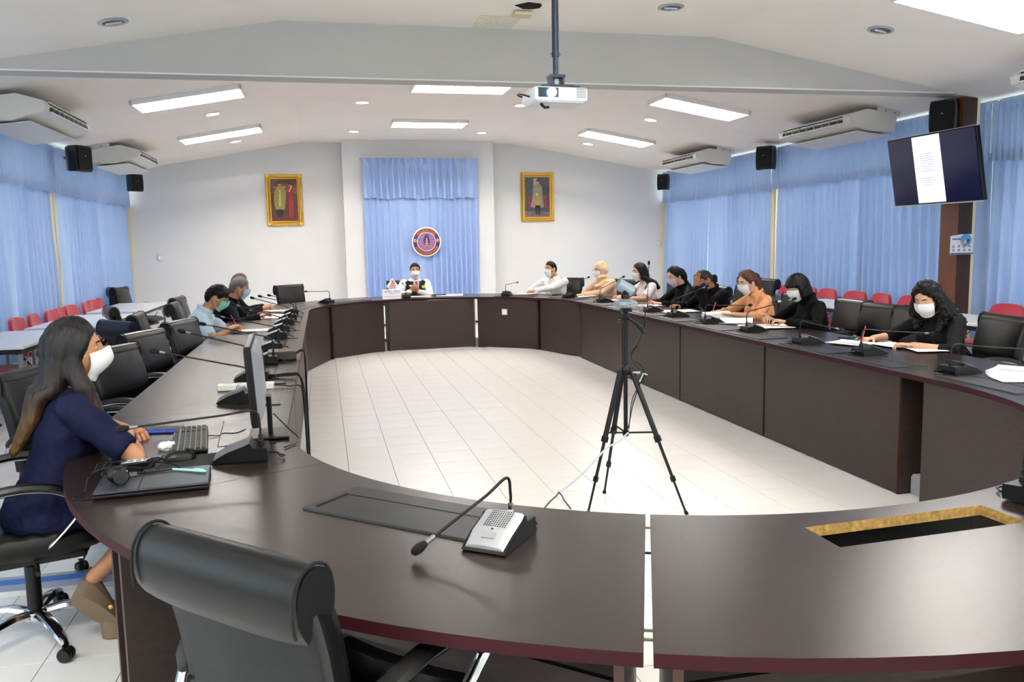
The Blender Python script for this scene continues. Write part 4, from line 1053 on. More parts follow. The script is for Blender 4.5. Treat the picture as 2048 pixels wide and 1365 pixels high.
micsR = [((3.33, 11.0), (3.60, 11.05, 1.02), 'in front of the woman in the headscarf', PI - 0.95), ((3.48, 9.98), (3.72, 10.0, 1.06), 'half hidden behind the tripod camera', hp), ((3.49, 8.42), (3.43, 8.42, 1.27), 'with its neck pointing straight up beside the tripod', hp), ((3.49, 7.78), (3.79, 7.78, 1.045), 'in front of the man holding his forehead', hp),
         ((3.50, 7.05), (3.87, 7.05, 0.905), 'in front of the woman in the orange blouse', hp), ((3.50, 6.28), (3.84, 6.26, 1.01), 'in front of the woman with the black bob', hp), ((3.46, 5.42), (3.69, 5.38, 0.85), 'in front of the two empty right-hand chairs', hp), ((3.50, 4.77), (3.91, 4.72, 0.878), 'in front of the curly haired woman', hp + 0.05), ((3.48, 3.95), (3.90, 3.90, 0.872), 'with papers beside it at the right edge', hp + 0.1)]
for (x, y), tip, w, rz in micsR: mic('black gooseneck microphone, right side, ' + w, x, y, rz, tip, 0.12)
mic('large silver topped gooseneck microphone closest to the camera', 0.425, 2.075, math.radians(-38), (0.215, 2.02, 0.775), 0.11, silver=True)
mic('black gooseneck microphone cut off at the lower right edge of the picture', 2.02, 1.93, math.radians(18), (2.1, 1.72, 0.98), 0.12)

# ------------------------------------------------------------------ people
def skin(name, hx): return mat('skin_' + name, hx, 0.55, var=0.05, vscale=12, bump=0.05, bscale=300)
sk_l, sk_m, sk_d = skin('light', 'dcaa8a'), skin('medium', 'bf8763'), skin('brown', '99674a')
hair_m = mat('black_hair', '040303', 0.5, spec=0.25, var=0.3, vscale=30, stretch=(1, 1, 0.15), bump=0.4, bscale=160)
greyhair_m = mat('grey_hair', '6f6b69', 0.65, var=0.35, vscale=60, bump=0.6, bscale=150)
auburn_m = mat('auburn_hair', '4a2214', 0.5, var=0.3, vscale=30, bump=0.4, bscale=150)
mask_w = mat('white_mask', 'f2f3f5', 0.75); mask_g = mat('green_mask', '8fd3bd', 0.75); mask_b = mat('blue_mask', 'a9cfe9', 0.75); mask_l = mat('lavender_mask', 'e3c8dc', 0.75); mask_n = mat('navy_mask', '2a2547', 0.8)
eye_w = mat('eye_white', 'e9e4df', 0.2); eye_d = mat('eye_dark', '140c08', 0.15)
def ombre():
    m = bpy.data.materials.new('ombre_long_hair'); m.use_nodes = True; nt = m.node_tree; b = nt.nodes['Principled BSDF']; N = nt.nodes.new; L = nt.links.new
    tc = N('ShaderNodeTexCoord'); sp = N('ShaderNodeSeparateXYZ'); L(tc.outputs['Object'], sp.inputs[0])
    mp = N('ShaderNodeMapping'); mp.inputs['Scale'].default_value = (60, 60, 1.2); L(tc.outputs['Object'], mp.inputs['Vector'])
    n = N('ShaderNodeTexNoise'); n.inputs['Scale'].default_value = 2.0; n.inputs['Detail'].default_value = 3; L(mp.outputs[0], n.inputs['Vector'])
    ma = N('ShaderNodeMath'); ma.operation = 'MULTIPLY_ADD'; ma.inputs[1].default_value = 0.35; L(n.outputs['Fac'], ma.inputs[0]); 
    mr = N('ShaderNodeMapRange'); mr.inputs['From Min'].default_value = 0.80; mr.inputs['From Max'].default_value = 1.16; mr.inputs['To Min'].default_value = 0.85; mr.inputs['To Max'].default_value = -0.15; L(sp.outputs['Z'], mr.inputs['Value']); L(mr.outputs[0], ma.inputs[2])
    r = N('ShaderNodeValToRGB'); e = r.color_ramp.elements; e[0].position = 0.15; e[0].color = (*hexc('080605'), 1); e[1].position = 0.95; e[1].color = (*hexc('5f4522'), 1)
    x = e.new(0.5); x.color = (*hexc('22150f'), 1)
    L(ma.outputs[0], r.inputs['Fac']); L(r.outputs['Color'], b.inputs['Base Color']); b.inputs['Roughness'].default_value = 0.5; b.inputs['Specular IOR Level'].default_value = 0.35
    bp = N('ShaderNodeBump'); bp.inputs['Strength'].default_value = 0.6; bp.inputs['Distance'].default_value = 0.006; L(n.outputs['Fac'], bp.inputs['Height']); L(bp.outputs[0], b.inputs['Normal'])
    return m
ombre_m = ombre()

def hand(mb, W, d, n, s, grip=0.5, sc=1.0):
    """W wrist, d pointing direction, n palm normal (palm side), s toward the thumb"""
    W = Vector(W); d = Vector(d).normalized(); n = Vector(n); n = (n - d * n.dot(d)).normalized(); s = Vector(s); s = (s - d * s.dot(d) - n * s.dot(n)).normalized()
    mb.tube([W - d * 0.01, W + d * 0.03 * sc, W + d * 0.065 * sc, W + d * 0.09 * sc], [0.024 * sc, 0.030 * sc, 0.036 * sc, 0.033 * sc], 12, side=s, ell=(1.12, 0.42), round_=True)
    for off, ln, sp in ((0.028, 0.070, 0.10), (0.0095, 0.079, 0.03), (-0.0095, 0.073, -0.04), (-0.027, 0.057, -0.12)):
        p = W + d * 0.088 * sc + s * off * sc; q = [p - d * 0.02 * sc]; dd = (d + s * sp).normalized(); a = 0.0
        q.append(p)
        for frac in (0.42, 0.32, 0.26):
            a += grip * (0.7 if frac == 0.42 else 1.0)
            p = p + (dd * math.cos(a) + n * math.sin(a)) * ln * frac * sc; q.append(p)
        mb.tube(q, [0.009 * sc, 0.0092 * sc, 0.0085 * sc, 0.0078 * sc, 0.0066 * sc], 7, round_=True)
    b = W + d * 0.022 * sc + s * 0.022 * sc
    mb.tube([b - s * 0.01 * sc, b + (d * 0.5 + s * 0.6 + n * 0.2) * 0.032 * sc, b + (d * 0.62 + s * 0.55 + n * 0.4) * 0.060 * sc, b + (d * 0.8 + s * 0.35 + n * 0.55) * 0.078 * sc], [0.014 * sc, 0.0125 * sc, 0.0105 * sc, 0.008 * sc], 8, round_=True)

def head_fn(d):
    x, y, z = d; k = 1.0
    if z < 0: k *= 1 - 0.16 * min(1, -z) ** 1.3 * (1 if abs(x) > 0 else 1)
    return k
def person(label, loc, deg, skin_m, shirt_m, hands, lean=0.32, head=(0, 0.25), sleeve='long', female=False, mask=None, mask_kind='flat', hair='short', hair_mat=None, pants=None, glasses=False, sc=1.0, grip=0.6, twist=0.0, pen=False, seat_z=0.545, voxel=0.0085, collar=True, feet=None, headfwd=0.03, hand_dirs=None, jacket=False, neck_len=1.0):
    rz = math.radians(deg)
    t = thing('person', label, 'person', (loc[0], loc[1], 0), rz)
    inv = (T(loc[0], loc[1], 0) @ RZ(rz)).inverted()
    pel = Vector((0, 0, seat_z)); su = Vector((math.sin(twist) * 0.0, math.sin(lean), math.cos(lean)))
    ex = Vector((math.cos(twist), math.sin(twist), 0))
    Ls = 0.40 * sc; shw = (0.155 if female else 0.178) * sc
    chest = pel + su * Ls * 0.68; shc = pel + su * Ls
    nb = shc + su * 0.045 * sc; nt_ = shc + Vector((0, math.sin(lean * 0.8 + 0.15) * 0.11 + headfwd * 0.5, 0.085 * neck_len)) * sc
    hy, hp_ = head
    Hm = T(*(nt_)) @ RZ(hy) @ RX(-hp_) @ T(0, 0.018 + headfwd * 0.5, 0.088 * sc) @ Matrix.Scale(sc, 4)
    def torso(m, g, top=True):
        pts = [pel - su * 0.02, pel + su * Ls * 0.18, pel + su * Ls * 0.42, pel + su * Ls * 0.68, pel + su * Ls * 0.88, pel + su * Ls * 1.02, pel + su * Ls * 1.12]
        if female: wd = [(0.175, 0.125), (0.150, 0.105), (0.128, 0.092), (0.148, 0.108), (0.150, 0.088), (0.105, 0.065), (0.062, 0.055)]
        else: wd = [(0.165, 0.120), (0.158, 0.118), (0.155, 0.112), (0.172, 0.118), (0.175, 0.098), (0.120, 0.072), (0.068, 0.06)]
        m.tube(pts, [1.0] * 7, 18, side=ex, ell=[((a + g) * sc, (b + g) * sc) for a, b in wd], round_=False)
        m.ell(tuple(pel + Vector((0, -0.02, -0.02))), ((0.175 + g) * sc, (0.135 + g) * sc, (0.10 + g) * sc))
        if female:
            for s in (-1, 1): m.ell(tuple(chest + ex * 0.065 * s + Vector((0, 0.075, -0.01))), (0.055 + g, 0.05 + g, 0.055 + g))
    body = MB(); torso(body, 0)
    body.tube([nb - su * 0.03, nb + (nt_ - nb) * 0.5, nt_ + Vector((0, 0.01, 0.03))], [0.056 * sc * (0.9 if female else 1), 0.050 * sc * (0.9 if female else 1), 0.050 * sc], 14, round_=True)
    # head
    def hf(d):
        x, y, z = d; k = 1.0
        return k
    def headpt(mb, g, nu=40, nv=28, sel=None):
        pass
    vs = []; fs = []; nu, nv = 36, 26
    for j in range(nv + 1):
        th = PI * j / nv
        for i in range(nu):
            ph = 2 * PI * i / nu; dx, dy, dz = math.sin(th) * math.cos(ph), math.sin(th) * math.sin(ph), math.cos(th)
            x, y, z = dx * 0.074, dy * 0.093, dz * 0.113
            if dz < 0:
                q = -dz; x *= 1 - 0.30 * q ** 1.6; y = y * (1 - 0.10 * q) if y > 0 else y * (1 - 0.45 * q)
                if dy > 0: y += 0.010 * q
            if dy > 0.2:
                y += 0.020 * math.exp(-((x / 0.013) ** 2) - ((z + 0.014) / 0.017) ** 2) + 0.010 * math.exp(-((x / 0.010) ** 2) - ((z - 0.005) / 0.022) ** 2)
                y -= 0.010 * sum(math.exp(-(((x - e * 0.031) / 0.015) ** 2) - ((z - 0.014) / 0.012) ** 2) for e in (-1, 1))
                y += 0.004 * math.exp(-((z - 0.036) / 0.012) ** 2) + 0.006 * math.exp(-((x / 0.022) ** 2) - ((z + 0.056) / 0.010) ** 2) + 0.007 * math.exp(-((x / 0.022) ** 2) - ((z + 0.092) / 0.014) ** 2)
            vs.append((x, y, z))
    for j in range(nv):
        for i in range(nu):
            a = j * nu + i; b = j * nu + (i + 1) % nu
            if j == 0: fs.append((a, a + nu, b + nu))
            elif j == nv - 1: fs.append((a, a + nu, b))
            else: fs.append((a, a + nu, b + nu, b))
    body.add(vs, fs, Hm)
    for s in (-1, 1):
        body.ell((s * 0.074, -0.008, 0.0), (0.012, 0.020, 0.031), Hm)
    # arms
    shirt = MB(); torso(shirt, 0.013)
    extra = MB()
    ends = []
    for s, key in ((1, 0), (-1, 1)):
        h = hands[key]
        S = shc + ex * shw * s - su * 0.02
        Wt = inv @ Vector(h[:3]); 
        hd = (inv.to_3x3() @ Vector(hand_dirs[key][0])) if hand_dirs and hand_dirs[key] else None
        a_, b_ = 0.275 * sc, 0.245 * sc
        v = Wt - S; D = v.length
        if D > (a_ + b_) * 0.985: Wt = S + v * ((a_ + b_) * 0.985 / D); v = Wt - S; D = v.length
        ca = (a_ * a_ + D * D - b_ * b_) / (2 * a_ * D); ca = max(-1, min(1, ca)); vn = v / D
        pole = Vector(h[3]) if len(h) > 3 else Vector((s * 0.9, -0.5, -0.7))
        pole = (pole - vn * pole.dot(vn)).normalized()
        E = S + vn * a_ * ca + pole * a_ * math.sqrt(max(0, 1 - ca * ca))
        body.tube([S, S.lerp(E, 0.35), S.lerp(E, 0.75), E, E.lerp(Wt, 0.3), E.lerp(Wt, 0.7), Wt], [k * sc * (0.88 if female else 1) for k in (0.050, 0.047, 0.041, 0.037, 0.039, 0.030, 0.025)], 12, round_=True)
        d = hd if hd else (Wt - E)
        hn = (inv.to_3x3() @ Vector(hand_dirs[key][1])) if hand_dirs and hand_dirs[key] and len(hand_dirs[key]) > 1 else Vector((0, 0, -1))
        th = d.cross(hn) * s
        if hand_dirs and hand_dirs[key] and len(hand_dirs[key]) > 2: th = inv.to_3x3() @ Vector(hand_dirs[key][2])
        hand(extra, Wt, d, hn, th if th.length > 0.01 else Vector((-s, 0, 0)), grip, sc * (0.92 if female else 1.0))
        if sleeve == 'long': path = [S, S.lerp(E, 0.5), E, E.lerp(Wt, 0.5), E.lerp(Wt, 0.93)]; rad = [0.066, 0.060, 0.053, 0.047, 0.040]
        elif sleeve == 'three': path = [S, S.lerp(E, 0.5), E, E.lerp(Wt, 0.35)]; rad = [0.064, 0.060, 0.054, 0.052]
        else: path = [S, S.lerp(E, 0.45), S.lerp(E, 0.84)]; rad = [0.063, 0.063, 0.062]
        shirt.tube(path, [r * sc * (0.9 if female else 1) for r in rad], 14, round_=(sleeve == 'long')) if sleeve == 'long' else shirt.tube(path, [r * sc * (0.9 if female else 1) for r in rad], 14)
        shirt.ell(tuple(S - ex * s * 0.01), (0.066 * sc, 0.066 * sc, 0.06 * sc))
        ends.append((S, E, Wt))
    # legs
    trou = MB(); shoes = []
    for s in (-1, 1):
        hipp = pel + Vector((s * 0.09, 0.02, -0.03)); f = feet[(s + 1) // 2] if feet else None
        if f: an = inv @ Vector(f)
        else: an = Vector((s * 0.11, 0.36, 0.09))
        kd = an - hipp; la, lb = 0.40, 0.40; D = min(kd.length, 0.795); kn = kd.normalized(); cc = max(-1, min(1, (la * la + D * D - lb * lb) / (2 * la * D)))
        pole = Vector((s * 0.05, 1.0, 0.9)); pole = (pole - kn * pole.dot(kn)).normalized()
        K = hipp + kn * la * cc + pole * la * math.sqrt(max(0, 1 - cc * cc)); an = hipp + kn * D
        g = 0.0 
        body.tube([hipp, hipp.lerp(K, 0.5), K, K.lerp(an, 0.35), K.lerp(an, 0.8), an], [0.085, 0.072, 0.053, 0.050, 0.034, 0.031], 12, round_=True)
        trou.tube([hipp, hipp.lerp(K, 0.5), K] + ([K.lerp(an, 0.5), K.lerp(an, 0.95)] if pants != 'skirt' else []), [0.100, 0.086, 0.070] + ([0.064, 0.056] if pants != 'skirt' else []), 12, round_=True)
        shoes.append((an, s))
    trou.ell(tuple(pel + Vector((0, -0.02, -0.035))), (0.185 * sc, 0.15 * sc, 0.09))
    bo = remeshed(body, 'body', skin_m, voxel, 3, t, extra=extra)
    so = remeshed(shirt, 'jacket' if jacket else 'shirt', shirt_m, max(voxel, 0.009), 3, t, fn=lambda c, n: 0.006 * noise.noise(c * 16) + 0.004 * noise.noise(c * 40))
    pm = mat('dark_trousers', '17181d', 0.8, bump=0.2, bscale=300)
    remeshed(trou, 'skirt' if pants == 'skirt' else 'trousers', shirt_m if pants == 'skirt' else pm, 0.014, 2, t)
    if not feet:
        for an, s in shoes:
            m = MB(); m.tube([an + Vector((0, -0.05, -0.055)), an + Vector((0, 0.0, -0.045)), an + Vector((s * 0.01, 0.09, -0.06)), an + Vector((s * 0.015, 0.17, -0.068))], [0.030, 0.042, 0.040, 0.022], 12, side=(1, 0, 0), ell=(1.0, 0.75), round_=True)
            m.build('shoe', blackpl_m, t, True)
    # eyes and brows
    for s in (-1, 1):
        MB().ell((s * 0.031, 0.0675, 0.013), (0.0125, 0.010, 0.0065), Hm, nu=10, nv=7).ell((s * 0.031, 0.0738, 0.0115), (0.0055, 0.0045, 0.0055), Hm, 1, nu=10, nv=7).build('eye', [eye_w, eye_d], t, True)
        MB().tube([(s * 0.016, 0.090, 0.032), (s * 0.030, 0.085, 0.036), (s * 0.045, 0.073, 0.032)], [0.0022, 0.0028, 0.0015], 6, Hm, side=(0, 0, 1), ell=(1.3, 0.7)).build('eyebrow', hair_m, t, True)
    # mask
    if mask:
        m = MB(); rg = []; n = 13; cup = mask_kind == 'cup'
        for j in range(9):
            v = j / 8; z = 0.002 - 0.108 * v
            row = []
            for i in range(n):
                a = -1.28 + 2.56 * i / (n - 1); q = math.cos(a)
                wx = 0.068 * (1 - 0.28 * max(0, v - 0.45) ** 1.2 * 1.6)
                bul = (0.028 if cup else 0.012) * math.sin(min(1, v * 1.05 + 0.10) * PI) * max(0, q) ** 1.3
                yf_ = 0.032 + 0.072 * math.sqrt(max(0.04, 1 - (z / 0.121) ** 2)); yb_ = 0.018 + (yf_ - 0.018) * q ** 0.8 + 0.012 * math.exp(-(a / 0.25) ** 2) * max(0, 1 - v * 1.6) + bul
                zz = z + (0.012 * (1 - abs(a) / 1.28) if j == 0 else 0) - (0.010 * math.cos(a) if j == 8 else 0) + 0.018 * (abs(a) / 1.28) ** 2 * (v - 0.4)
                row.append((wx * math.sin(a) * 1.08, yb_, zz + (0.0015 * (j % 2) if not cup else 0)))
            rg.append(row)
        vs = [p for r in rg for p in r]; fs = [(j * n + i, (j + 1) * n + i, (j + 1) * n + i + 1, j * n + i + 1) for j in range(8) for i in range(n - 1)]
        nv_ = len(vs); vs2 = [(x * 0.965, y - 0.004, z) for x, y, z in vs]
        m.add(vs + vs2, fs + [tuple(k + nv_ for k in reversed(f)) for f in fs], Hm)
        mo = m.build('face_mask', mask, t, True)
        for s in (-1, 1):
            for z in (-0.012, -0.085):
                MB().tube([(s * 0.066, 0.035, z), (s * 0.078, 0.012, z * 0.7 + 0.0), (s * 0.086, -0.012, 0.004 if z > -0.05 else -0.012)], 0.0016, 5, Hm).build('ear_loop', mask_w, mo, True)
        
    if glasses:
        gm = blackpl_m if glasses == 'dark' else silver_m
        g = None
        for s in (-1, 1):
            MB().tube([(s * 0.033 + 0.022 * math.cos(a), 0.100 - 0.006 * abs(math.cos(a)) * (1 if math.cos(a) * s > 0 else 0), 0.010 + 0.015 * math.sin(a)) for a in [2 * PI * k / 14 for k in range(15)]], 0.0016, 5, Hm).build('glasses_rim', gm, t, True)
            MB().tube([(s * 0.055, 0.095, 0.013), (s * 0.076, 0.05, 0.014), (s * 0.082, -0.01, 0.016)], 0.0018, 5, Hm).build('temple_arm', gm, t, True)
        MB().tube([(-0.011, 0.102, 0.012), (0.011, 0.102, 0.012)], 0.0016, 5, Hm).build('glasses_bridge', gm, t, True)
    hm_ = hair_mat or hair_m
    # hair
    def cap(front=0.055, side=-0.02, back=-0.075, th=0.012, nu=56, nv=34, rough=0.003, low=None, parting=0.0):
        """shell over the scalp down to a hairline"""
        vs = []; ok = []
        for lay in (0, 1):
            for j in range(nv + 1):
                thh = PI * 0.74 * j / nv
                for i in range(nu):
                    ph = 2 * PI * i / nu; dx, dy, dz = math.sin(thh) * math.cos(ph), math.sin(thh) * math.sin(ph), math.cos(thh)
                    ang = math.acos(max(-1, min(1, dy / max(1e-6, math.hypot(dx, dy))))) if math.hypot(dx, dy) > 1e-6 else PI
                    k = ang / PI
                    if k < 0.30: hz = front - 0.012 * (k / 0.3) ** 2 + parting * (1 - k / 0.3)
                    elif k < 0.48: hz = front - 0.012 + (side - front + 0.012) * ((k - 0.30) / 0.18)
                    elif k < 0.60: hz = side + 0.02
                    else: hz = side + 0.02 + (back - side - 0.02) * min(1, (k - 0.60) / 0.2)
                    hz += 0.006 * noise.noise(Vector((dx * 14, dy * 14, 3.0)))
                    z = dz * 0.113
                    zc = max(z, hz)
                    e = max(0.0, min(1.0, (z - hz) / 0.03)) if z > hz else 0.0
                    th_ = (th * (0.25 + 0.75 * e)) if lay else -0.004
                    nz = 1 + (rough * 60 * noise.noise(Vector((dx * 9, dy * 9, dz * 9)))) * (0.15 if lay else 0)
                    if z < hz:
                        zz = hz; r = math.sqrt(max(0, 1 - (hz / 0.113) ** 2)) / max(1e-6, math.sin(thh)); ax, ay = dx * r, dy * r
                    else: zz = z; ax, ay = dx, dy
                    lk = 1 if zz > 0 else (1 - 0.12 * (-zz / 0.113))
                    vs.append((ax * (0.074 * lk + th_ * nz), ay * (0.093 * lk + th_ * nz), zz + (th_ * nz * max(0, dz))))
        o = (nv + 1) * nu; fs = []
        for j in range(nv):
            for i in range(nu):
                a = j * nu + i; b = j * nu + (i + 1) % nu
                fs.append((a + o, a + nu + o, b + nu + o, b + o)); fs.append((a, b, b + nu, a + nu))
        for i in range(nu):
            a = nv * nu + i; b = nv * nu + (i + 1) % nu; fs.append((a, b, b + o, a + o))
        return vs, fs
    if hair in ('short', 'grey'):
        m = MB(); vs, fs = cap(front=0.070 if hair == 'short' else 0.054, side=0.002, back=-0.072, th=0.013 if hair == 'short' else 0.020, rough=0.004 if hair == 'short' else 0.03); m.add(vs, fs, Hm)
        o = m.build('hair', hm_, t, True); clean_mesh(o.data)
    elif hair == 'moptop':
        m = MB(); vs, fs = cap(front=0.044, side=0.0, back=-0.085, th=0.021, rough=0.03); m.add(vs, fs, Hm)
        o = m.build('hair', hm_, t, True); clean_mesh(o.data)
    elif hair == 'hijab':
        m = MB()
        m.ell((0, -0.020, 0.012), (0.092, 0.108, 0.122), Hm, nu=20, nv=14)
        m.ell((0, -0.005, -0.10), (0.088, 0.085, 0.06), Hm, nu=16, nv=10)
        q = Hm @ Vector((0, -0.03, -0.12))
        m.tube([q, q.lerp(shc, 0.6) + Vector((0, 0.02, 0)), shc + Vector((0, 0.05, -0.06)), chest + Vector((0, 0.075, -0.02))], [0.085, 0.115, 0.15, 0.13], 18, side=(1, 0, 0), ell=(1.15, 0.78), round_=True)
        for s in (-1, 1): m.ell(tuple(shc + ex * s * 0.10 + Vector((0, 0.01, -0.015))), (0.085, 0.085, 0.055))
        h = remeshed(m, 'headscarf', hm_, 0.007, 4, t, fn=lambda c, n: 0.010 * math.sin(c.z * 60 + c.x * 40 + 3 * noise.noise(c * 9)) * (1 if c.z < (Hm @ Vector((0, 0, -0.05))).z else 0.25))
        # open the face: push scarf back there
        Hi = Hm.inverted()
        for v in h.data.vertices:
            c = Hi @ v.co
            if c.y > 0.02 and abs(c.x) < 0.062 and -0.085 < c.z < 0.058:
                k = min(1, (0.062 - abs(c.x)) / 0.012, (c.z + 0.085) / 0.012, (0.058 - c.z) / 0.012); c.y = c.y * (1 - k) + min(c.y, 0.035) * k; v.co = Hm @ c
    else:
        m = MB()
        back = 1 if True else 0
        fr = {'long': 0.055, 'longf': 0.055, 'bob': 0.030, 'curly': 0.052, 'tail': 0.060, 'bun': 0.060}[hair]
        vs, fs = cap(front=fr, side=-0.030 if hair in ('tail', 'bun') else -0.055, back=-0.08, th=0.020 if hair != 'curly' else 0.026, parting=0.0 if hair == 'bob' else 0.030); m.add(vs, fs, Hm)
        def hp(x, y, z): return Hm @ Vector((x, y, z))
        if hair == 'long' or hair == 'longf':
            z0 = 1
            bk = chest + Vector((0, -0.115, 0.07))
            low = Vector((0, chest.y - 0.165, 0.80)) if hair == 'long' else chest + Vector((0, -0.10, 0.06))
            m.tube([hp(0, -0.03, 0.02), hp(0, -0.055, -0.05), hp(0, -0.075, -0.12), bk + (hp(0, 0, 0) - bk) * 0.35 + Vector((0, -0.03, 0)), bk, low], [0.080, 0.088, 0.092, 0.098, 0.098, 0.060], 18, side=(1, 0, 0), ell=[(1.0, 0.8), (1.05, 0.75), (1.1, 0.62), (1.15, 0.45), (1.15, 0.36), (1.1, 0.35)], round_=True)
            for s in (-1, 1):
                a = hp(s * 0.070, -0.01, 0.0); b = hp(s * 0.078, -0.005, -0.07); c = shc + ex * s * 0.105 + Vector((0, 0.03, 0.055)); e = chest + ex * s * 0.115 + Vector((0, 0.12, 0.015)); f = chest + ex * s * 0.095 + Vector((0, 0.13, -0.01))
                pts = [a, b, c, f] if hair == 'long' else [a, b, c + Vector((0, -0.04, 0)), shc + ex * s * 0.09 + Vector((0, 0.04, -0.05))]
                m.tube(pts, [0.026, 0.036, 0.036, 0.030, 0.012][:len(pts)], 10, round_=True)
            o = remeshed(m, 'hair', hm_, 0.006, 3, t, fn=lambda c, n: 0.005 * noise.noise(Vector((c.x * 70, c.y * 70, c.z * 3))))
        elif hair == 'bob':
            m.tube([hp(0, -0.02, 0.03), hp(0, -0.025, -0.03), hp(0, -0.03, -0.08), hp(0, -0.03, -0.115)], [0.080, 0.092, 0.092, 0.075], 18, side=(1, 0, 0), ell=(1.0, 0.95), round_=True)
            for s in (-1, 1): m.tube([hp(s * 0.066, 0.025, 0.045), hp(s * 0.080, 0.025, -0.01), hp(s * 0.080, 0.028, -0.07), hp(s * 0.070, 0.030, -0.110)], [0.020, 0.026, 0.026, 0.014], 10, round_=True)
            m.tube([hp(-0.055, 0.075, 0.045), hp(0, 0.100, 0.048), hp(0.055, 0.075, 0.045)], [0.017, 0.019, 0.017], 8, round_=True)
            o = remeshed(m, 'hair', hm_, 0.006, 3, t)
            Hi = Hm.inverted()
            for v in o.data.vertices:
                c = Hi @ v.co
                if c.y > 0.03 and abs(c.x) < 0.052 and c.z < 0.024:
                    c.y = min(c.y, 0.045); v.co = Hm @ c
        elif hair == 'curly':
            m.tube([hp(0, -0.03, 0.02), hp(0, -0.06, -0.06), hp(0, -0.07, -0.13), shc + Vector((0, -0.09, -0.03)), shc + Vector((0, -0.10, -0.10))], [0.085, 0.105, 0.125, 0.135, 0.08], 18, side=(1, 0, 0), ell=[(1.05, 0.9), (1.1, 0.85), (1.15, 0.75), (1.15, 0.6), (1.0, 0.5)], round_=True)
            for s in (-1, 1): m.tube([hp(s * 0.074, 0.0, 0.03), hp(s * 0.092, 0.0, -0.04), hp(s * 0.108, 0.0, -0.11), shc + ex * s * 0.10 + Vector((0, 0.05, 0.01)), shc + ex * s * 0.10 + Vector((0, 0.10, -0.06))], [0.030, 0.042, 0.050, 0.045, 0.02], 12, round_=True)
            o = remeshed(m, 'hair', hm_, 0.006, 2, t, fn=lambda c, n: 0.010 * noise.noise(c * 45) + 0.008 * noise.noise(c * 90 + Vector((5, 1, 2))))
        else:
            m.tube([hp(0, -0.085, 0.03), hp(0, -0.115, 0.02), hp(0, -0.125, -0.04), hp(0, -0.11, -0.11), shc + Vector((0, -0.115, -0.02)), shc + Vector((0, -0.13, -0.09))], [0.03, 0.036, 0.036, 0.036, 0.032, 0.014], 12, round_=True)
            o = remeshed(m, 'hair', hm_, 0.006, 3, t, fn=lambda c, n: 0.003 * noise.noise(c * 60) * 2)
            MB().tube([hp(0.03 * math.cos(a), -0.112 , 0.025 + 0.03 * math.sin(a)) for a in [2 * PI * k / 10 for k in range(11)]], 0.011, 7).build('hair_tie', blackpl_m, t, True)
    if collar and hair != 'hijab':
        q = nb + Vector((0, 0.004, 0.0)); r = 0.066 * sc
        pts = [q + ex * r * math.sin(a) + Vector((0, r * 0.95 * math.cos(a), 0.012 - 0.030 * math.cos(a))) for a in [0.35 + (2 * PI - 0.7) * k / 16 for k in range(17)]]
        MB().tube(pts, 0.0155, 8, side=(0, 0, 1), ell=(1.35, 0.55)).build('collar', shirt_m, t, True)
    if pen:
        key = 0 if pen > 0 else 1; Wp = ends[key][2]
        d = (ends[key][2] - ends[key][1]).normalized(); p0 = Wp + d * 0.13 + Vector((0, 0, -0.02))
        MB().tube([p0, p0 + Vector((0.02 * (1 if key == 0 else -1), -0.05, 0.11))], 0.0042, 8, round_=True).build('pen', mat('red_white_pen', 'c43a52', 0.3), t, True)
    t['_x'] = 0; del t['_x']
    return dict(t=t, Hm=Hm, shc=shc, chest=chest, su=su, ex=ex, pel=pel, ends=ends, nb=nb)
zt = ZT + 0.032
navy_m = mat('navy_cloth', '0b1030', 0.8, spec=0.2, var=0.12, vscale=20, bump=0.15, bscale=300)
P = {}
P['girl'] = person('woman in a navy dress with long ombre hair, the person nearest the camera', (-1.08, 3.49), -74, sk_m, navy_m,
    [(-0.80, 3.56, zt + 0.005, (1.0, 0.75, -0.8)), (-0.84, 3.72, zt, (-0.9, 0.3, -0.6))], lean=0.27, head=(0.06, 0.0), sleeve='short', female=True, mask=mask_w, mask_kind='cup', sc=1.06, headfwd=-0.05, hair='long', hair_mat=ombre_m,
    pants='skirt', feet=[(-0.82, 3.48, 0.13), (-0.93, 3.43, 0.25)], grip=0.5, voxel=0.0055, collar=False)
P['blue'] = person('man in a pale blue short sleeved shirt with a green mask, writing', (-1.25, 8.12), -88, sk_m, mat('pale_blue_shirt', 'c9dcec', 0.8, bump=0.1, bscale=300),
    [(-0.86, 7.98, zt, (0.8, 0.0, -0.6)), (-0.84, 8.22, zt, (-0.9, 0.2, -0.6))], lean=0.40, head=(0.0, 0.42), sleeve='short', mask=mask_g, hair='moptop', glasses='dark', grip=0.55, pen=1)
P['grey'] = person('grey haired man in a dark navy jacket with a light blue mask', (-1.18, 9.62), -84, sk_m, mat('dark_navy_jacket', '0e0f1c', 0.85, spec=0.15, bump=0.15, bscale=300),
    [(-0.70, 9.40, zt, (0.8, 0.0, -0.6)), (-0.72, 9.75, zt, (-0.9, 0.2, -0.6))], lean=0.42, head=(0.0, 0.20), mask=mask_b, hair='grey', hair_mat=greyhair_m, jacket=True, grip=0.4)
P['hid'] = person('man with short brownish grey hair, mostly hidden behind the grey haired man', (-1.22, 10.75), -92, sk_m, mat('charcoal_jacket', '14151a', 0.85, spec=0.15),
    [(-0.75, 10.6, zt), (-0.75, 10.95, zt)], lean=0.28, head=(0.0, 0.25), mask=mask_w, hair='short', hair_mat=mat('brown_grey_hair', '4a3b33', 0.7, var=0.3, vscale=50), jacket=True)
wh = mat('white_shirt', 'f1f2f4', 0.75, bump=0.08, bscale=250)
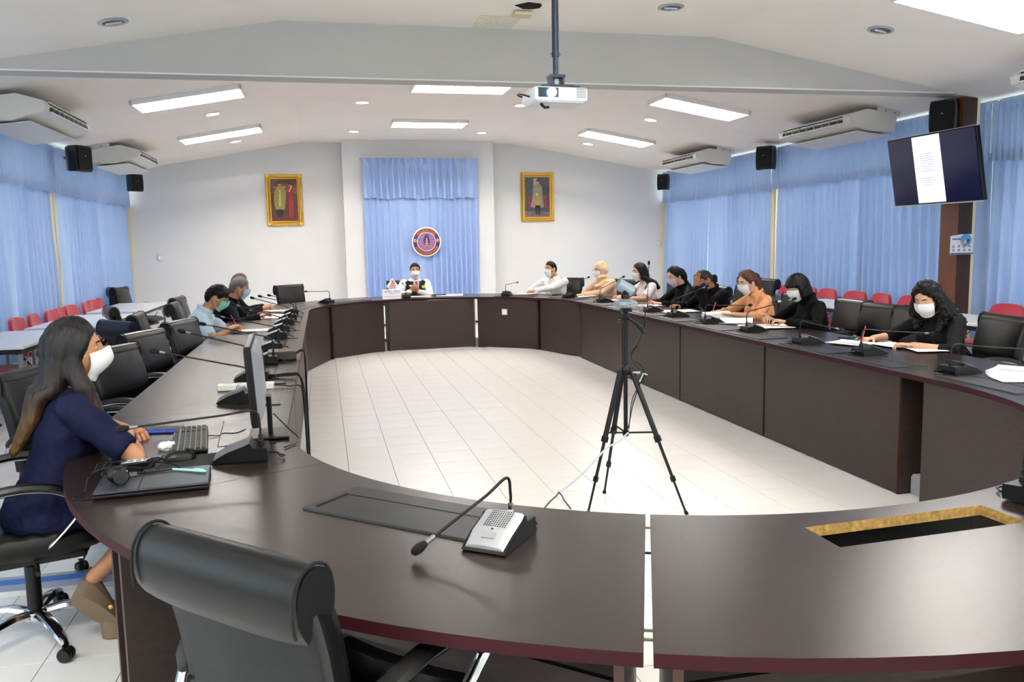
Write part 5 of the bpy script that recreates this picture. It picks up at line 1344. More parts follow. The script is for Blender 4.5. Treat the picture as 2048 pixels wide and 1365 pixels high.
P['chief'] = person('man in a dark vest and red tie at the head of the table', (1.40, 13.02), 184, sk_m, wh,
    [(1.30, 12.68, zt + 0.03, (0.9, -0.2, -0.6)), (1.42, 12.68, zt + 0.03, (-0.9, -0.2, -0.6))], lean=0.10, head=(-0.12, 0.05), mask=mask_w, mask_kind='cup', hair='short', grip=0.8, headfwd=0.0,
    hand_dirs=[((0.5, -0.2, 0.75), (0, -1, 0)), ((-0.5, -0.2, 0.75), (0, -1, 0))])
P['white'] = person('man in a white shirt and pale tie, seated at the far right curve', (3.55, 12.42), 132, sk_m, wh,
    [(3.10, 12.38, zt, (0.9, 0, -0.5)), (3.02, 12.12, zt, (-0.9, 0, -0.5))], lean=0.22, head=(-0.35, 0.05), mask=mask_w, hair='short')
beige = mat('beige_blouse', 'dcb596', 0.85, var=0.12, vscale=12)
scarf = mat('beige_patterned_headscarf', 'e0c09a', 0.85, var=0.22, vscale=9, stretch=(1, 1, 2.5))
P['hijab'] = person('woman in a beige headscarf and blouse with a white mask', (4.08, 11.48), 112, sk_l, beige,
    [(3.68, 11.50, zt, (0.9, 0, -0.5)), (3.60, 11.22, zt, (-0.9, 0, -0.5))], lean=0.24, head=(-0.15, 0.10), female=True, mask=mask_w, hair='hijab', hair_mat=scarf, glasses='dark')
P['pink'] = person('long haired woman in a pale pink blouse, behind the tripod camera', (4.30, 10.40), 95, sk_l, mat('pale_pink_blouse', 'f1dfe0', 0.8),
    [(3.85, 10.52, zt, (0.9, 0, -0.5)), (3.84, 10.22, zt, (-0.9, 0, -0.5))], lean=0.26, head=(-0.1, 0.10), female=True, sleeve='short', mask=mask_w, hair='longf')
dk = mat('black_navy_jacket', '090a12', 0.85, spec=0.15, bump=0.15, bscale=300)
P['lav'] = person('woman in a dark jacket with glasses and a lavender mask', (4.36, 9.32), 92, sk_l, dk,
    [(3.90, 9.44, zt, (0.9, 0, -0.5)), (3.90, 9.14, zt, (-0.9, 0, -0.5))], lean=0.30, head=(0.15, 0.35), female=True, mask=mask_l, hair='tail', glasses='light', jacket=True, pen=1)
P['fore'] = person('man in a black jacket with a navy mask, resting his forehead on his hand', (4.40, 8.58), 95, sk_d, mat('black_jacket', '060608', 0.85, spec=0.15, bump=0.15, bscale=300),
    [(3.93, 8.78, zt, (0.9, 0, -0.5)), (4.00, 8.44, 1.00, (-0.6, 0.6, -1.0))], lean=0.34, head=(0.10, 0.50), mask=mask_n, hair='short', hair_mat=mat('dark_brown_hair', '241a16', 0.6, var=0.3, vscale=50), jacket=True, grip=0.25,
    hand_dirs=[None, ((0.02, 0.10, 1.0), (0.6, 0.6, 0.0))])
P['orange'] = person('woman in an orange lace blouse with reddish tied hair, holding papers', (4.38, 7.60), 90, sk_l, mat('orange_blouse', 'e6a070', 0.8, var=0.18, vscale=60),
    [(3.90, 7.75, zt + 0.01, (0.9, 0, -0.5)), (3.90, 7.42, zt + 0.01, (-0.9, 0, -0.5))], lean=0.30, head=(0.10, 0.30), female=True, sleeve='three', mask=mask_w, hair='tail', hair_mat=auburn_m, glasses='light', pen=1)
P['bob'] = person('woman with a black bob and black cardigan looking down at her phone', (4.36, 6.66), 88, sk_l, mat('black_cardigan', '060607', 0.85, spec=0.15, bump=0.2, bscale=200),
    [(3.92, 6.78, zt + 0.02, (0.9, 0, -0.5)), (3.92, 6.48, zt + 0.02, (-0.9, 0, -0.5))], lean=0.28, head=(0.10, 0.38), female=True, mask=mask_w, hair='bob')
P['curly'] = person('curly haired woman in a black lace top, writing with a red pen', (4.36, 5.06), 97, sk_l, mat('black_lace', '0a0a0b', 0.8, spec=0.2, var=0.5, vscale=90, bump=0.5, bscale=120),
    [(3.93, 5.34, zt, (0.9, 0, -0.5)), (3.94, 4.92, zt, (-0.9, 0, -0.5))], lean=0.30, head=(0.22, 0.40), female=True, sleeve='three', mask=mask_w, hair='curly', pen=1,
    hand_dirs=[((-0.9, -0.3, 0), (0, 0, -1)), ((-0.8, 0.6, 0), (0, 0, -1))])

# chairman details: vest, shirt front, tie, badges
c = P['chief']; t = c['t']
v = MB(); pel, su, ex = c['pel'], c['su'], c['ex']
pts = [pel, pel + su * 0.10, pel + su * 0.22, pel + su * 0.32, pel + su * 0.385, pel + su * 0.42]
v.tube(pts, [1.0] * 6, 20, side=ex, ell=[(0.20, 0.152), (0.198, 0.152), (0.206, 0.154), (0.204, 0.140), (0.178, 0.112), (0.115, 0.085)])
for s in (-1, 1): v.ell(tuple(pel + su * 0.385 + ex * s * 0.105), (0.092, 0.088, 0.040))
vest = remeshed(v, 'vest', mat('charcoal_vest', '1f2223', 0.85, spec=0.2), 0.008, 3, t)
fy = 0.150
m = MB(); m.add([(-0.060, fy + 0.02, 0.985), (0.060, fy + 0.02, 0.985), (0.045, fy + 0.045, 0.90), (0.012, fy + 0.035, 0.75), (-0.012, fy + 0.035, 0.75), (-0.045, fy + 0.045, 0.90)], [(0, 1, 2, 3, 4, 5)])
def slab(pts, name, mat_, par, th=0.006):
    m = MB(); n = len(pts); vs = list(pts) + [(x, y - th, z) for x, y, z in pts]
    m.add(vs, [tuple(range(n)), tuple(range(2 * n - 1, n - 1, -1))] + [(i, i + n, (i + 1) % n + n, (i + 1) % n) for i in range(n)])
    o = m.build(name, mat_, par); clean_mesh(o.data); return o
def onchest(z, off=0.004):
    k = (z - pel.z) / su.z; b = pel + su * k; r = 0.155 if k < 0.25 else 0.155 - (k - 0.25) * 0.28
    return b.y + r + off
slab([(x, onchest(z) + 0.002 - abs(x) * 0.15, z) for x, z in ((-0.05, 0.955), (0.05, 0.955), (0.04, 0.90), (0.022, 0.80), (-0.022, 0.80), (-0.04, 0.90))], 'shirt_front', mat('grey_shirt', 'c5c6cc', 0.8), t, 0.02)
slab([(x, onchest(z) + 0.010, z) for x, z in ((-0.016, 0.950), (0.016, 0.950), (0.012, 0.925), (0.026, 0.80), (0.0, 0.77), (-0.026, 0.80), (-0.012, 0.925))], 'tie', mat('red_tie', 'a3202c', 0.6, var=0.3, vscale=60), t, 0.01)
MB().ell((-0.105, onchest(0.88) - 0.018, 0.865), (0.026, 0.006, 0.026)).build('round_badge', mat('badge_yellow_green', 'b9cc52', 0.5), t, True)
MB().box((0.09, onchest(0.88) - 0.008, 0.89), (0.045, 0.006, 0.02)).build('name_pin', paper_m, t)
# tie of the man in white
c = P['white']; 
slab([(x, c['shc'].y + y, c['shc'].z + z) for x, y, z in ((-0.014, 0.10, -0.01), (0.014, 0.10, -0.01), (0.010, 0.118, -0.03), (0.024, 0.13, -0.15), (0, 0.13, -0.18), (-0.024, 0.13, -0.15), (-0.010, 0.118, -0.03))], 'tie', mat('peach_tie', 'e7c39b', 0.6), c['t'], 0.01)
# phone held by bob haired woman, in her hands: a thing of its own
# woman in navy: shoes, earring stays small
gi = P['girl']; gt = gi['t']
def wedge(M_, tilt):
    m = MB(); rg = []
    for k in range(21):
        u = k / 20; y = -0.055 + 0.235 * u; w = (0.028 + 0.014 * math.sin(min(1, u * 1.25) * PI) + 0.004) * (0.35 + 0.65 * (1 - abs(2 * u - 1) ** 5) ** 0.5); zt_ = 0.075 - 0.070 * u ** 0.8
        top = zt_ + 0.055 * (1 - u) ** 1.5 + 0.022
        rg.append([(-w, y, zt_), (-w * 1.02, y, (zt_ + top) / 2), (-w * 0.6, y, top), (w * 0.6, y, top), (w * 1.02, y, (zt_ + top) / 2), (w, y, zt_)])
    m.rings(rg, M_); o = m.build('shoe', mat('taupe_suede', '6f5b53', 0.85), gt, True, 60); clean_mesh(o.data)
    m = MB(); rg = []
    for k in range(21):
        u = k / 20; y = -0.058 + 0.242 * u; w = (0.030 + 0.014 * math.sin(min(1, u * 1.25) * PI) + 0.004) * (0.35 + 0.65 * (1 - abs(2 * u - 1) ** 5) ** 0.5); zt_ = 0.075 - 0.070 * u ** 0.8
        zb_ = 0 if u < 0.55 or u > 0.6 else 0.0
        rg.append([(-w, y, zb_), (-w, y, zt_ + 0.004), (w, y, zt_ + 0.004), (w, y, zb_)])
    m.rings(rg, M_); q = m.build('sole', mat('tan_wedge_sole', '84705a', 0.8), o, True, 50); clean_mesh(q.data)

inv_g = (T(-1.08, 3.49, 0) @ RZ(math.radians(-74))).inverted()
wedge(inv_g @ T(-0.86, 3.44, 0.005) @ RZ(math.radians(-70)), 0)
_y = Vector((0.62, 0.22, -0.70)).normalized(); _z = Vector((0.25, 0.90, 0.45)); _z = (_z - _y * _z.dot(_y)).normalized(); _x = _y.cross(_z)
_m = Matrix((_x, _y, _z)).transposed().to_4x4(); _m.translation = Vector((-0.985, 3.355, 0.20)) + _y * 0.05
wedge(inv_g @ _m, 0)
MB().ell((0, 0, 0), (0.009, 0.004, 0.009), inv_g @ T(-0.86, 3.36, 0.15)).build('anklet', gold2_m, gt, True)

# ------------------------------------------------------------------ things on the near left part of the table
Z0 = ZT
ZC = ZT + 0.006
def quad_frame(p, q):
    """matrix at p with +X pointing at q"""
    a = math.atan2(q[1] - p[1], q[0] - p[0]); return T(p[0], p[1], 0) @ RZ(a)
lp = thing('laptop', 'closed dark grey laptop under the tangled charger on the table corner', 'laptop', (-0.575, 2.90, Z0), math.radians(5))
MB().box((0, 0, 0.009), (0.345, 0.235, 0.012), bev=0.004).build('base', blackpl_m, lp)
MB().box((0, 0, 0.0205), (0.345, 0.235, 0.009), bev=0.004).build('lid', mat('laptop_lid', '202631', 0.42), lp)
MB().box((-0.04, 0, 0.0252), (0.003, 0.23, 0.0008)).build('lid_seam', foam_m, lp)
MB().box((0, 0.112, 0.013), (0.26, 0.012, 0.012), bev=0.003).build('hinge', blackpl_m, lp)
for sx in (-1, 1):
    for sy in (-1, 1): MB().box((sx * 0.15, sy * 0.1, 0.0015), (0.02, 0.012, 0.003)).build('rubber_foot', foam_m, lp)
ad = thing('power_adapter', 'black laptop charger brick with a white label and coiled cable on the laptop', 'charger', (-0.665, 3.08, Z0), math.radians(12))
MB().box((0.0, 0, 0.030), (0.115, 0.052, 0.032), bev=0.004).build('brick', blackpl_m, ad)
lb = MB().box((-0.005, 0, 0.0466), (0.092, 0.040, 0.0008)).build('label', mat('silver_label', 'cfd3d6', 0.5), ad)
rnd = random.Random(8); m = MB()
for k in range(5):
    for j in range(4): m.box((-0.045 + j * 0.024 + rnd.random() * 0.006, -0.014 + k * 0.007, 0.0472), (0.012 + rnd.random() * 0.008, 0.0028, 0.0004))
m.build('label_print', mat('label_ink', '44474b', 0.7), lb)
pts = []
for k in range(64):
    a = k * 0.42; r = 0.085 + 0.018 * math.sin(k * 0.7); pts.append((-0.03 + r * 1.15 * math.cos(a), -0.045 + r * 0.55 * math.sin(a), 0.036 + 0.012 * math.sin(k * 1.3) + 0.006))
MB().tube(pts, 0.0028, 6).build('cable', blackpl_m, ad, True)
MB().tube(seg_curve([(-0.10, -0.03, 0.04), (-0.15, -0.10, 0.030), (-0.16, -0.20, 0.012), (-0.19, -0.25, 0.004), (-0.12, -0.27, 0.004), (-0.05, -0.24, 0.03)], 6), 0.0024, 6).build('cable', blackpl_m, ad, True)
MB().tube(seg_curve([(0.05, -0.03, 0.045), (0.12, -0.06, 0.030), (0.13, -0.11, 0.029), (0.04, -0.13, 0.030), (-0.02, -0.12, 0.032)], 6), 0.0022, 6).build('cable', blackpl_m, ad, True)
MB().box((-0.02, -0.135, 0.033), (0.035, 0.014, 0.010), M=T(0, 0, 0)).build('connector', steel_m, ad)
MB().tube([(0.06, 0, 0.03), (0.085, 0.01, 0.05), (0.10, -0.01, 0.05), (0.085, -0.03, 0.035)], 0.0028, 6).build('cable', blackpl_m, ad, True)
wc = thing('webcam', 'round black plug-like webcam ball lying on the laptop lid', 'webcam', (-0.685, 2.88, Z0 + 0.024))
MB().ell((0, 0, 0.028), (0.034, 0.030, 0.028)).build('ball', blackpl_m, wc, True)
MB().lathe([(0.022, 0.0), (0.026, 0.006), (0.024, 0.012)], 16, T(0.018, -0.022, 0.024) @ RX(1.2)).build('lens_ring', mat('glossy_black', '08080a', 0.08), wc, True)
MB().tube(seg_curve([(-0.03, 0.01, 0.02), (-0.06, 0.05, 0.02), (-0.02, 0.09, 0.025), (0.05, 0.08, 0.028)], 5), 0.0024, 6).build('cable', blackpl_m, wc, True)
pn = thing('pen', 'mint green pen lying on the laptop lid', 'pen', (-0.478, 2.955, Z0 + 0.0305), math.radians(-28))
MB().tube([(-0.06, 0, 0), (0.02, 0, 0)], 0.0042, 8, round_=True).build('barrel', mat('mint_plastic', '9fd8c8', 0.35), pn, True)
MB().tube([(0.02, 0, 0), (0.06, 0, 0), (0.068, 0, 0)], [0.0058, 0.0058, 0.004], 8, round_=True).build('cap', MATS['mint_plastic'], pn, True)
MB().box((0.045, 0, 0.007), (0.035, 0.003, 0.002)).build('clip', MATS['mint_plastic'], pn)
mp_ = thing('mouse_pad', 'thin black mouse pad under the mouse', 'mouse pad', (-0.515, 3.19, Z0), math.radians(12))
MB().box((0, 0, 0.0015), (0.22, 0.18, 0.003), bev=0.001).build('pad_cloth', mat('pad_cloth', '18191b', 0.85), mp_); MB().box((0, 0, 0.0008), (0.224, 0.184, 0.0012)).build('pad_edge', foam_m, mp_)
ms = thing('computer_mouse', 'black computer mouse on its pad beside the keyboard', 'mouse', (-0.545, 3.225, Z0 + 0.003), math.radians(-78))
m = MB(); rg = []
for k in range(11):
    u = k / 10; y = -0.055 + 0.11 * u; w = 0.031 * (math.sin(min(1, u * 0.9 + 0.1) * PI) ** 0.35); h = 0.036 * (math.sin((u * 0.85 + 0.1) * PI) ** 0.6)
    rg.append([(w * math.cos(a), y, 0.002 + h * math.sin(a)) for a in [PI * i / 10 for i in range(11)]])
m.rings(rg); m.build('shell', blackpl_m, ms, True, 50)
MB().cyl((-0.004, 0.026, 0.033), (0.004, 0.026, 0.033), 0.008, 12).build('scroll_wheel', foam_m, ms)
MB().box((0, 0.03, 0.031), (0.0012, 0.04, 0.004)).build('button_seam', foam_m, ms)
kb = thing('keyboard', 'black computer keyboard lying along the near left table', 'keyboard', (-0.555, 3.53, Z0), math.radians(97))
MB().box((0, 0, 0.010), (0.44, 0.135, 0.014), bev=0.004).build('case', blackpl_m, kb)
keycap = MB().box((0, 0, 0), (0.0165, 0.0165, 0.007), taper=(0.82, 0.82)).mesh('key', mat('key_black', '1b1c1e', 0.5))
for r in range(6):
    for c_ in range(21):
        if c_ in (15, 18) and r in (2,): continue
        if c_ in (15,): continue
        o = bpy.data.objects.new('key', keycap); C.objects.link(o); o.parent = kb; o.location = (-0.205 + c_ * 0.0205, -0.052 + r * 0.0205 + (0.004 if r == 5 else 0), 0.020)
MB().box((0.10, 0.062, 0.0175), (0.06, 0.006, 0.001)).build('logo_strip', mat('logo_grey', 'c7c7c7', 0.5), kb)
MB().tube(seg_curve([(0.05, -0.068, 0.008), (0.06, -0.11, 0.003), (0.10, -0.13, 0.003), (0.08, -0.18, 0.003), (0.14, -0.22, 0.003)], 5), 0.0022, 6).build('cable', blackpl_m, kb, True)
ts = thing('tissue', 'crumpled white tissue on the table beside the keyboard', 'tissue', (-0.625, 3.42, Z0))
m = MB(); m.ell((0, 0, 0.014), (0.034, 0.026, 0.018), nu=22, nv=14, fn=lambda d: 1 + 0.28 * noise.noise(Vector(d) * 3.1) + 0.12 * noise.noise(Vector(d) * 7)); m.build('crumple', paper_m, ts, False)
m = MB(); m.ell((0.022, 0.008, 0.009), (0.02, 0.018, 0.011), nu=14, nv=9, fn=lambda d: 1 + 0.3 * noise.noise(Vector(d) * 4.1)); m.build('fold', paper_m, ts, False)
ph = thing('blue_case_phone', 'smartphone with a blue case in front of the woman in navy', 'phone', (-0.705, 3.80, Z0), math.radians(-8))
MB().box((0, 0, 0.0055), (0.155, 0.076, 0.009), bev=0.003).build('case', mat('blue_case', '2440b8', 0.4), ph)
MB().box((0, 0, 0.0104), (0.146, 0.068, 0.001)).build('screen', mat('phone_glass', '33373c', 0.1), ph)
mk = thing('marker_pen', 'blue marker pen lying beside the blue case phone', 'pen', (-0.70, 3.735, Z0 + 0.006), math.radians(-5))
MB().tube([(-0.068, 0, 0), (0.02, 0, 0)], 0.006, 8, round_=True).build('barrel', mat('blue_marker', '1f3fae', 0.4), mk, True)
MB().tube([(0.022, 0, 0), (0.062, 0, 0)], 0.0066, 8, round_=True).build('cap', MATS['blue_marker'], mk, True)
MB().tube([(0.018, 0, 0), (0.023, 0, 0)], 0.0062, 8).build('grip_ring', foam_m, mk, True)
# monitor seen edge-on
mo = thing('monitor', 'thin black computer monitor seen edge on at the near left of the table', 'monitor', (-0.285, 3.55, Z0 + 0.002), math.radians(92.5))
MB().box((0, -0.04, 0.007), (0.20, 0.16, 0.010), bev=0.004).build('stand_base', blackpl_m, mo)
MB().box((0, -0.045, 0.09), (0.07, 0.02, 0.16), bev=0.004).build('stand_neck', blackpl_m, mo)
MB().box((0, 0, 0.245), (0.50, 0.026, 0.32), M=RX(-0.05), bev=0.004).build('display_case', blackpl_m, mo)
MB().box((0, 0.0145, 0.245), (0.476, 0.002, 0.295), M=RX(-0.05)).build('screen', mat('monitor_glass', '1a1f2a', 0.12), mo)
m = MB(); rg = []
for k in range(7):
    e = 1 - (k / 6) ** 2 * 0.35; y = -0.013 - 0.028 * k / 6
    rg.append([(-0.235 * e, y, 0.245 - 0.145 * e), (0.235 * e, y, 0.245 - 0.145 * e), (0.235 * e, y, 0.245 + 0.145 * e), (-0.235 * e, y, 0.245 + 0.145 * e)])
m.rings(rg, RX(-0.05)); m.build('rear_shell', mat('rear_grey', '85878c', 0.4), mo)
MB().tube(seg_curve([(0, -0.06, 0.09), (-0.05, -0.12, 0.03), (-0.16, -0.16, 0.004), (-0.26, -0.10, 0.004)], 5), 0.0028, 6).build('cable', blackpl_m, mo, True)
# power strip with handwriting
st = thing('power_strip', 'white power strip with handwritten blue and black letters on the left table', 'power strip', (-0.44, 4.76, Z0), math.radians(-3))
MB().box((0, 0, 0.019), (0.30, 0.052, 0.036), bev=0.006).build('housing', acw_m, st)
for k in range(4):
    MB().box((-0.10 + 0.065 * k, 0, 0.0375), (0.042, 0.036, 0.002)).build('socket', mat('socket_grey', 'bfc0bd', 0.5), st)
bi = mat('blue_ink', '2a4a96', 0.6); ki = mat('black_ink', '1c1c24', 0.6)
text_mesh('กัน', 0.034, T(-0.03, -0.0268, 0.019) @ RX(PI / 2), bi, 'handwriting', st)
text_mesh(', ห้อง', 0.034, T(0.06, -0.0268, 0.019) @ RX(PI / 2), ki, 'handwriting', st)
MB().tube(seg_curve([(0.15, 0, 0.02), (0.20, 0.02, 0.012), (0.24, -0.01, 0.010), (0.27, 0.03, 0.008), (0.30, 0.05, -0.03), (0.305, 0.10, -0.25), (0.31, 0.25, -0.74)], 6), 0.0045, 7).build('cord', blackpl_m, st, True)
bx = thing('signal_box', 'dark translucent box on the left table edge next to the cables', 'box', (-0.30, 5.98, ZC), math.radians(3))
MB().box((0, 0, 0.028), (0.19, 0.20, 0.055), bev=0.004).build('case', mat('smoked_box', '3a3734', 0.25), bx)
MB().box((0, 0, 0.057), (0.17, 0.18, 0.003)).build('lid', mat('smoked_lid', '4b4741', 0.2), bx)
for k in range(4):
    y = -0.06 + 0.04 * k
    MB().tube(seg_curve([(0.09, y * 0.6, 0.03), (0.14, y * 0.8, 0.05), (0.155, y, 0.0), (0.157, y * 1.2 + 0.05 + 0.02 * k, -0.35), (0.16, y * 1.2 + 0.15 + 0.05 * k, -0.745)], 6), 0.0042, 6).build('cable', blackpl_m, bx, True)
bd = thing('cable_bundle', 'bundle of thin black cables hanging over the inner edge of the left table', 'cable', (-0.16, 5.05, ZT))
for k in range(4):
    MB().tube(seg_curve([(-0.18, 0.05 + 0.02 * k, 0.010), (-0.06, 0.03 * k, 0.022), (0.005, -0.02 + 0.02 * k, 0.008), (0.018 + 0.004 * k, 0.02 + 0.03 * k, -0.18), (0.022, 0.10 + 0.05 * k, -0.48), (0.025, 0.20 + 0.07 * k, -0.742)], 6), 0.0042, 6).build('cable', blackpl_m, bd, True)

# ------------------------------------------------------------------ papers, books and small things along the table
line_m = mat('print_grey', '9a9a9e', 0.8)
def paper(label, x, y, deg, w=0.21, l=0.297, lines=10, curl=0.0, stack=1, z=None, seed=1, group='loose papers on the table'):
    t = thing('paper_sheet' if stack == 1 else 'paper_stack', label, 'paper', (x, y, z if z is not None else ZC + 0.002), math.radians(deg), group)
    h = 0.0008 * stack * 2.5
    if stack > 1: 
        for k in range(3): MB().box((0.004 * (k - 1), 0.003 * (k % 2), h * (k + 0.5) / 3), (w, l, h / 3), M=RZ(0.03 * (k - 1))).build('sheet_layer', paper_m, t)
    m = MB(); n = 8; vs = []
    for j in range(n + 1):
        for i in range(n + 1):
            u, v = i / n, j / n
            zz = h + 0.0012 + curl * ((max(0, u - 0.55)) ** 2 * 1.6 + 0.25 * (max(0, 0.4 - v)) ** 2) + 0.0008 * math.sin(u * 5 + seed)
            vs.append((-w / 2 + w * u, -l / 2 + l * v, zz))
    m.add(vs, [(j * (n + 1) + i, j * (n + 1) + i + 1, (j + 1) * (n + 1) + i + 1, (j + 1) * (n + 1) + i) for j in range(n) for i in range(n)])
    m.add([(x_, y_, z_ - 0.0006) for x_, y_, z_ in vs], [(j * (n + 1) + i, (j + 1) * (n + 1) + i, (j + 1) * (n + 1) + i + 1, j * (n + 1) + i + 1) for j in range(n) for i in range(n)])
    m.build('sheet', paper_m, t, True)
    if lines:
        rnd = random.Random(seed); m = MB()
        for k in range(lines):
            v = 0.12 + 0.76 * k / lines; ln = 0.35 + 0.15 * rnd.random()
            m.box((-w * 0.15, -l / 2 + l * v, h + 0.0022 + 0.001), (w * ln, 0.006, 0.0004))
        m.build('print', line_m, t)
    return t

# right hand side
paper('printed paper lying before the curly haired woman, beside the microphone', 3.72, 5.30, 20, curl=0.02, seed=2)
paper('sheet of paper under the writing hands of the curly haired woman', 3.93, 5.12, 5, seed=3, lines=0)
paper('white sheet to the right of the curly haired woman, under her forearm', 3.98, 4.86, -15, lines=0, seed=4)
paper('printed sheets with rows of text at the right edge of the picture', 3.80, 3.86, 30, curl=0.03, stack=3, seed=5)
paper('blank upturned sheet nearest the microphone at the right edge of the picture', 3.62, 3.66, 70, curl=0.06, lines=0, seed=6)
paper('wide open paper in front of the woman with the black bob', 3.76, 6.55, 80, w=0.30, l=0.42, lines=0, curl=0.02, seed=7)
paper('curling paper between the orange blouse and the black bob', 3.70, 6.98, 60, lines=0, curl=0.10, seed=8)
t_ = paper('thick booklet of papers held open by the woman in the orange blouse', 3.83, 7.55, 90, stack=14, curl=0.05, seed=9)
paper('paper in front of the man resting his forehead', 3.74, 8.35, 85, w=0.30, l=0.40, lines=0, seed=10)
paper('paper in front of the woman with the lavender mask', 3.80, 9.20, 95, w=0.28, l=0.36, lines=0, seed=11)
paper('paper in front of the long haired woman in pale pink', 3.74, 10.25, 95, lines=0, seed=12)
paper('spread papers before the woman in the headscarf', 3.52, 11.15, 110, w=0.30, l=0.40, lines=0, curl=0.02, seed=13)
paper('open papers before the man in the white shirt', 2.98, 12.12, 130, w=0.28, l=0.38, lines=0, seed=14)
paper('sheets lying right of the man in the vest', 1.86, 12.42, 80, w=0.22, l=0.40, lines=0, stack=2, curl=0.02, z=ZT + 0.001, seed=15)
paper('sheet under the hands of the man in the vest', 1.42, 12.40, 92, lines=0, z=ZT + 0.001, seed=16)
paper('paper under the hands of the man in the pale blue shirt', -0.62, 8.15, 100, w=0.25, l=0.34, lines=0, z=ZT + 0.001, seed=17)
paper('papers in front of the grey haired man, lifted at one edge', -0.55, 9.55, 75, w=0.26, l=0.36, lines=0, curl=0.08, z=ZT + 0.001, seed=18)
paper('papers beyond the grey haired man, before the half hidden man', -0.62, 10.55, 80, w=0.26, l=0.36, lines=0, z=ZT + 0.001, seed=19)
def folder(label, x, y, deg, hx, w=0.16, l=0.22, h=0.012):
    t = thing('notebook', label, 'notebook', (x, y, ZC + 0.002), math.radians(deg), 'notebooks on the table')
    MB().box((0, 0, h * 0.5), (w * 0.96, l * 0.97, h * 0.7)).build('pages', paper_m, t)
    m_ = mat('cover_' + hx, hx, 0.5)
    MB().box((0, 0, h - 0.001), (w, l, 0.002)).build('cover', m_, t); MB().box((0, 0, 0.001), (w, l, 0.002)).build('cover', m_, t); MB().box((-w / 2, 0, h / 2), (0.003, l, h)).build('spine', m_, t)
folder('dark blue notebook beside the paper of the man in pale blue', -0.72, 7.90, 80, '1c2b4e', 0.05, 0.24, 0.010)
folder('pink and black notebook in front of the man resting his forehead', 3.56, 8.02, 60, 'b03a72', 0.12, 0.20, 0.016)
folder('black folder on the table right of the man in the vest', 1.70, 12.50, 90, '1d1f24', 0.10, 0.22, 0.012)
folder('black tablet case in front of the woman in the headscarf', 3.30, 11.75, 120, '1b1b1f', 0.14, 0.22, 0.010)
folder('dark notepad lying before the curly haired woman, under her papers', 3.98, 5.34, 20, '5b5340', 0.10, 0.16, 0.008)
def small_phone(label, x, y, deg, z=None, tilt=0.0, hx='1c1d20'):
    t = thing('smartphone', label, 'phone', (x, y, z if z else ZC + 0.001), math.radians(deg)); t.rotation_euler = (tilt, 0, math.radians(deg))
    MB().box((0, 0, 0.005), (0.075, 0.152, 0.008), bev=0.003).build('body', mat('phone_body_' + hx, hx, 0.3), t)
    MB().box((0, 0, 0.0094), (0.068, 0.140, 0.001)).build('screen', mat('phone_glass', '33373c', 0.1), t)
    MB().box((0.02, 0.055, 0.0005), (0.02, 0.02, 0.002)).build('camera_bump', blackpl_m, t)
small_phone('smartphone in a pale case held up by the woman with the black bob', 3.83, 6.60, 90, ZT + 0.075, 0.5, 'c9b48a')
small_phone('dark smartphone beside the papers left of the curly haired woman', 3.92, 5.60, 40)
def rpen(label, x, y, deg, hx):
    t = thing('pen', label, 'pen', (x, y, ZC + 0.0065), math.radians(deg), 'pens on the table')
    MB().tube([(-0.065, 0, 0), (0.03, 0, 0)], 0.0042, 7, round_=True).build('barrel', mat('pen_' + hx, hx, 0.35), t, True)
    MB().tube([(0.03, 0, 0), (0.062, 0, 0)], 0.0052, 7, round_=True).build('cap', mat('pen_cap', 'e8e8ea', 0.35), t, True)
rpen('blue and white pen near the papers of the curly haired woman', 3.86, 5.46, 30, '3c57b8')
rpen('white pen beside the pink notebook', 3.60, 7.85, 70, 'd7d7dc')
# name board of the head seat
nb_ = thing('name_board', 'white tent name board with a blue title, left of the man in the vest', 'sign', (0.98, 12.14, ZT + 0.001), math.radians(2))
m = MB(); m.rings([[(x, -0.045, 0), (x, -0.040, 0.004), (x, 0.0, 0.135), (x, 0.004, 0.135), (x, 0.045, 0.0)] for x in (-0.145, 0.145)]); o = m.build('tent_card', paper_m, nb_); clean_mesh(o.data)
tilt = math.atan2(0.131, 0.04)
Mf = T(0, -0.0235, 0.076) @ RX(tilt)
text_mesh('APEC 2022', 0.050, Mf @ T(0.0, 0.028, 0.001), mat('title_blue', '6f86c8', 0.6), 'title', nb_, 0.0008)
text_mesh('THAILAND', 0.022, Mf @ T(0.0, -0.006, 0.001), mat('title_grey', 'a7b0c8', 0.6), 'subtitle', nb_, 0.0008)
MB().box((0, 0, 0), (0.24, 0.010, 0.0008), M=Mf @ T(0, -0.04, 0.001)).build('footer_strip', mat('footer_grey', 'd3d7de', 0.6), nb_)
dm = thing('logo_board', 'white diamond shaped logo board with red woven lines behind the name board', 'sign', (0.99, 12.22, ZT + 0.13), math.radians(2))
MB().add([(0, -0.004, 0.17), (0.085, -0.004, 0.05), (0.045, -0.004, -0.03), (-0.045, -0.004, -0.03), (-0.085, -0.004, 0.05), (0, 0.004, 0.17), (0.085, 0.004, 0.05), (0.045, 0.004, -0.03), (-0.045, 0.004, -0.03), (-0.085, 0.004, 0.05)],
    [(4, 3, 2, 1, 0), (5, 6, 7, 8, 9), (0, 1, 6, 5), (1, 2, 7, 6), (2, 3, 8, 7), (3, 4, 9, 8), (4, 0, 5, 9)]).build('board', paper_m, dm)
lr = mat('logo_red', 'c45a66', 0.6)
for k in range(4):
    s = -0.045 + 0.03 * k
    MB().tube(seg_curve([(s, -0.006, -0.01), (s - 0.012, -0.006, 0.03), (s * 0.6 + 0.012, -0.006, 0.07), (s * 0.2, -0.006, 0.13)], 4), 0.0035, 5).build('logo_line', lr, dm, True)
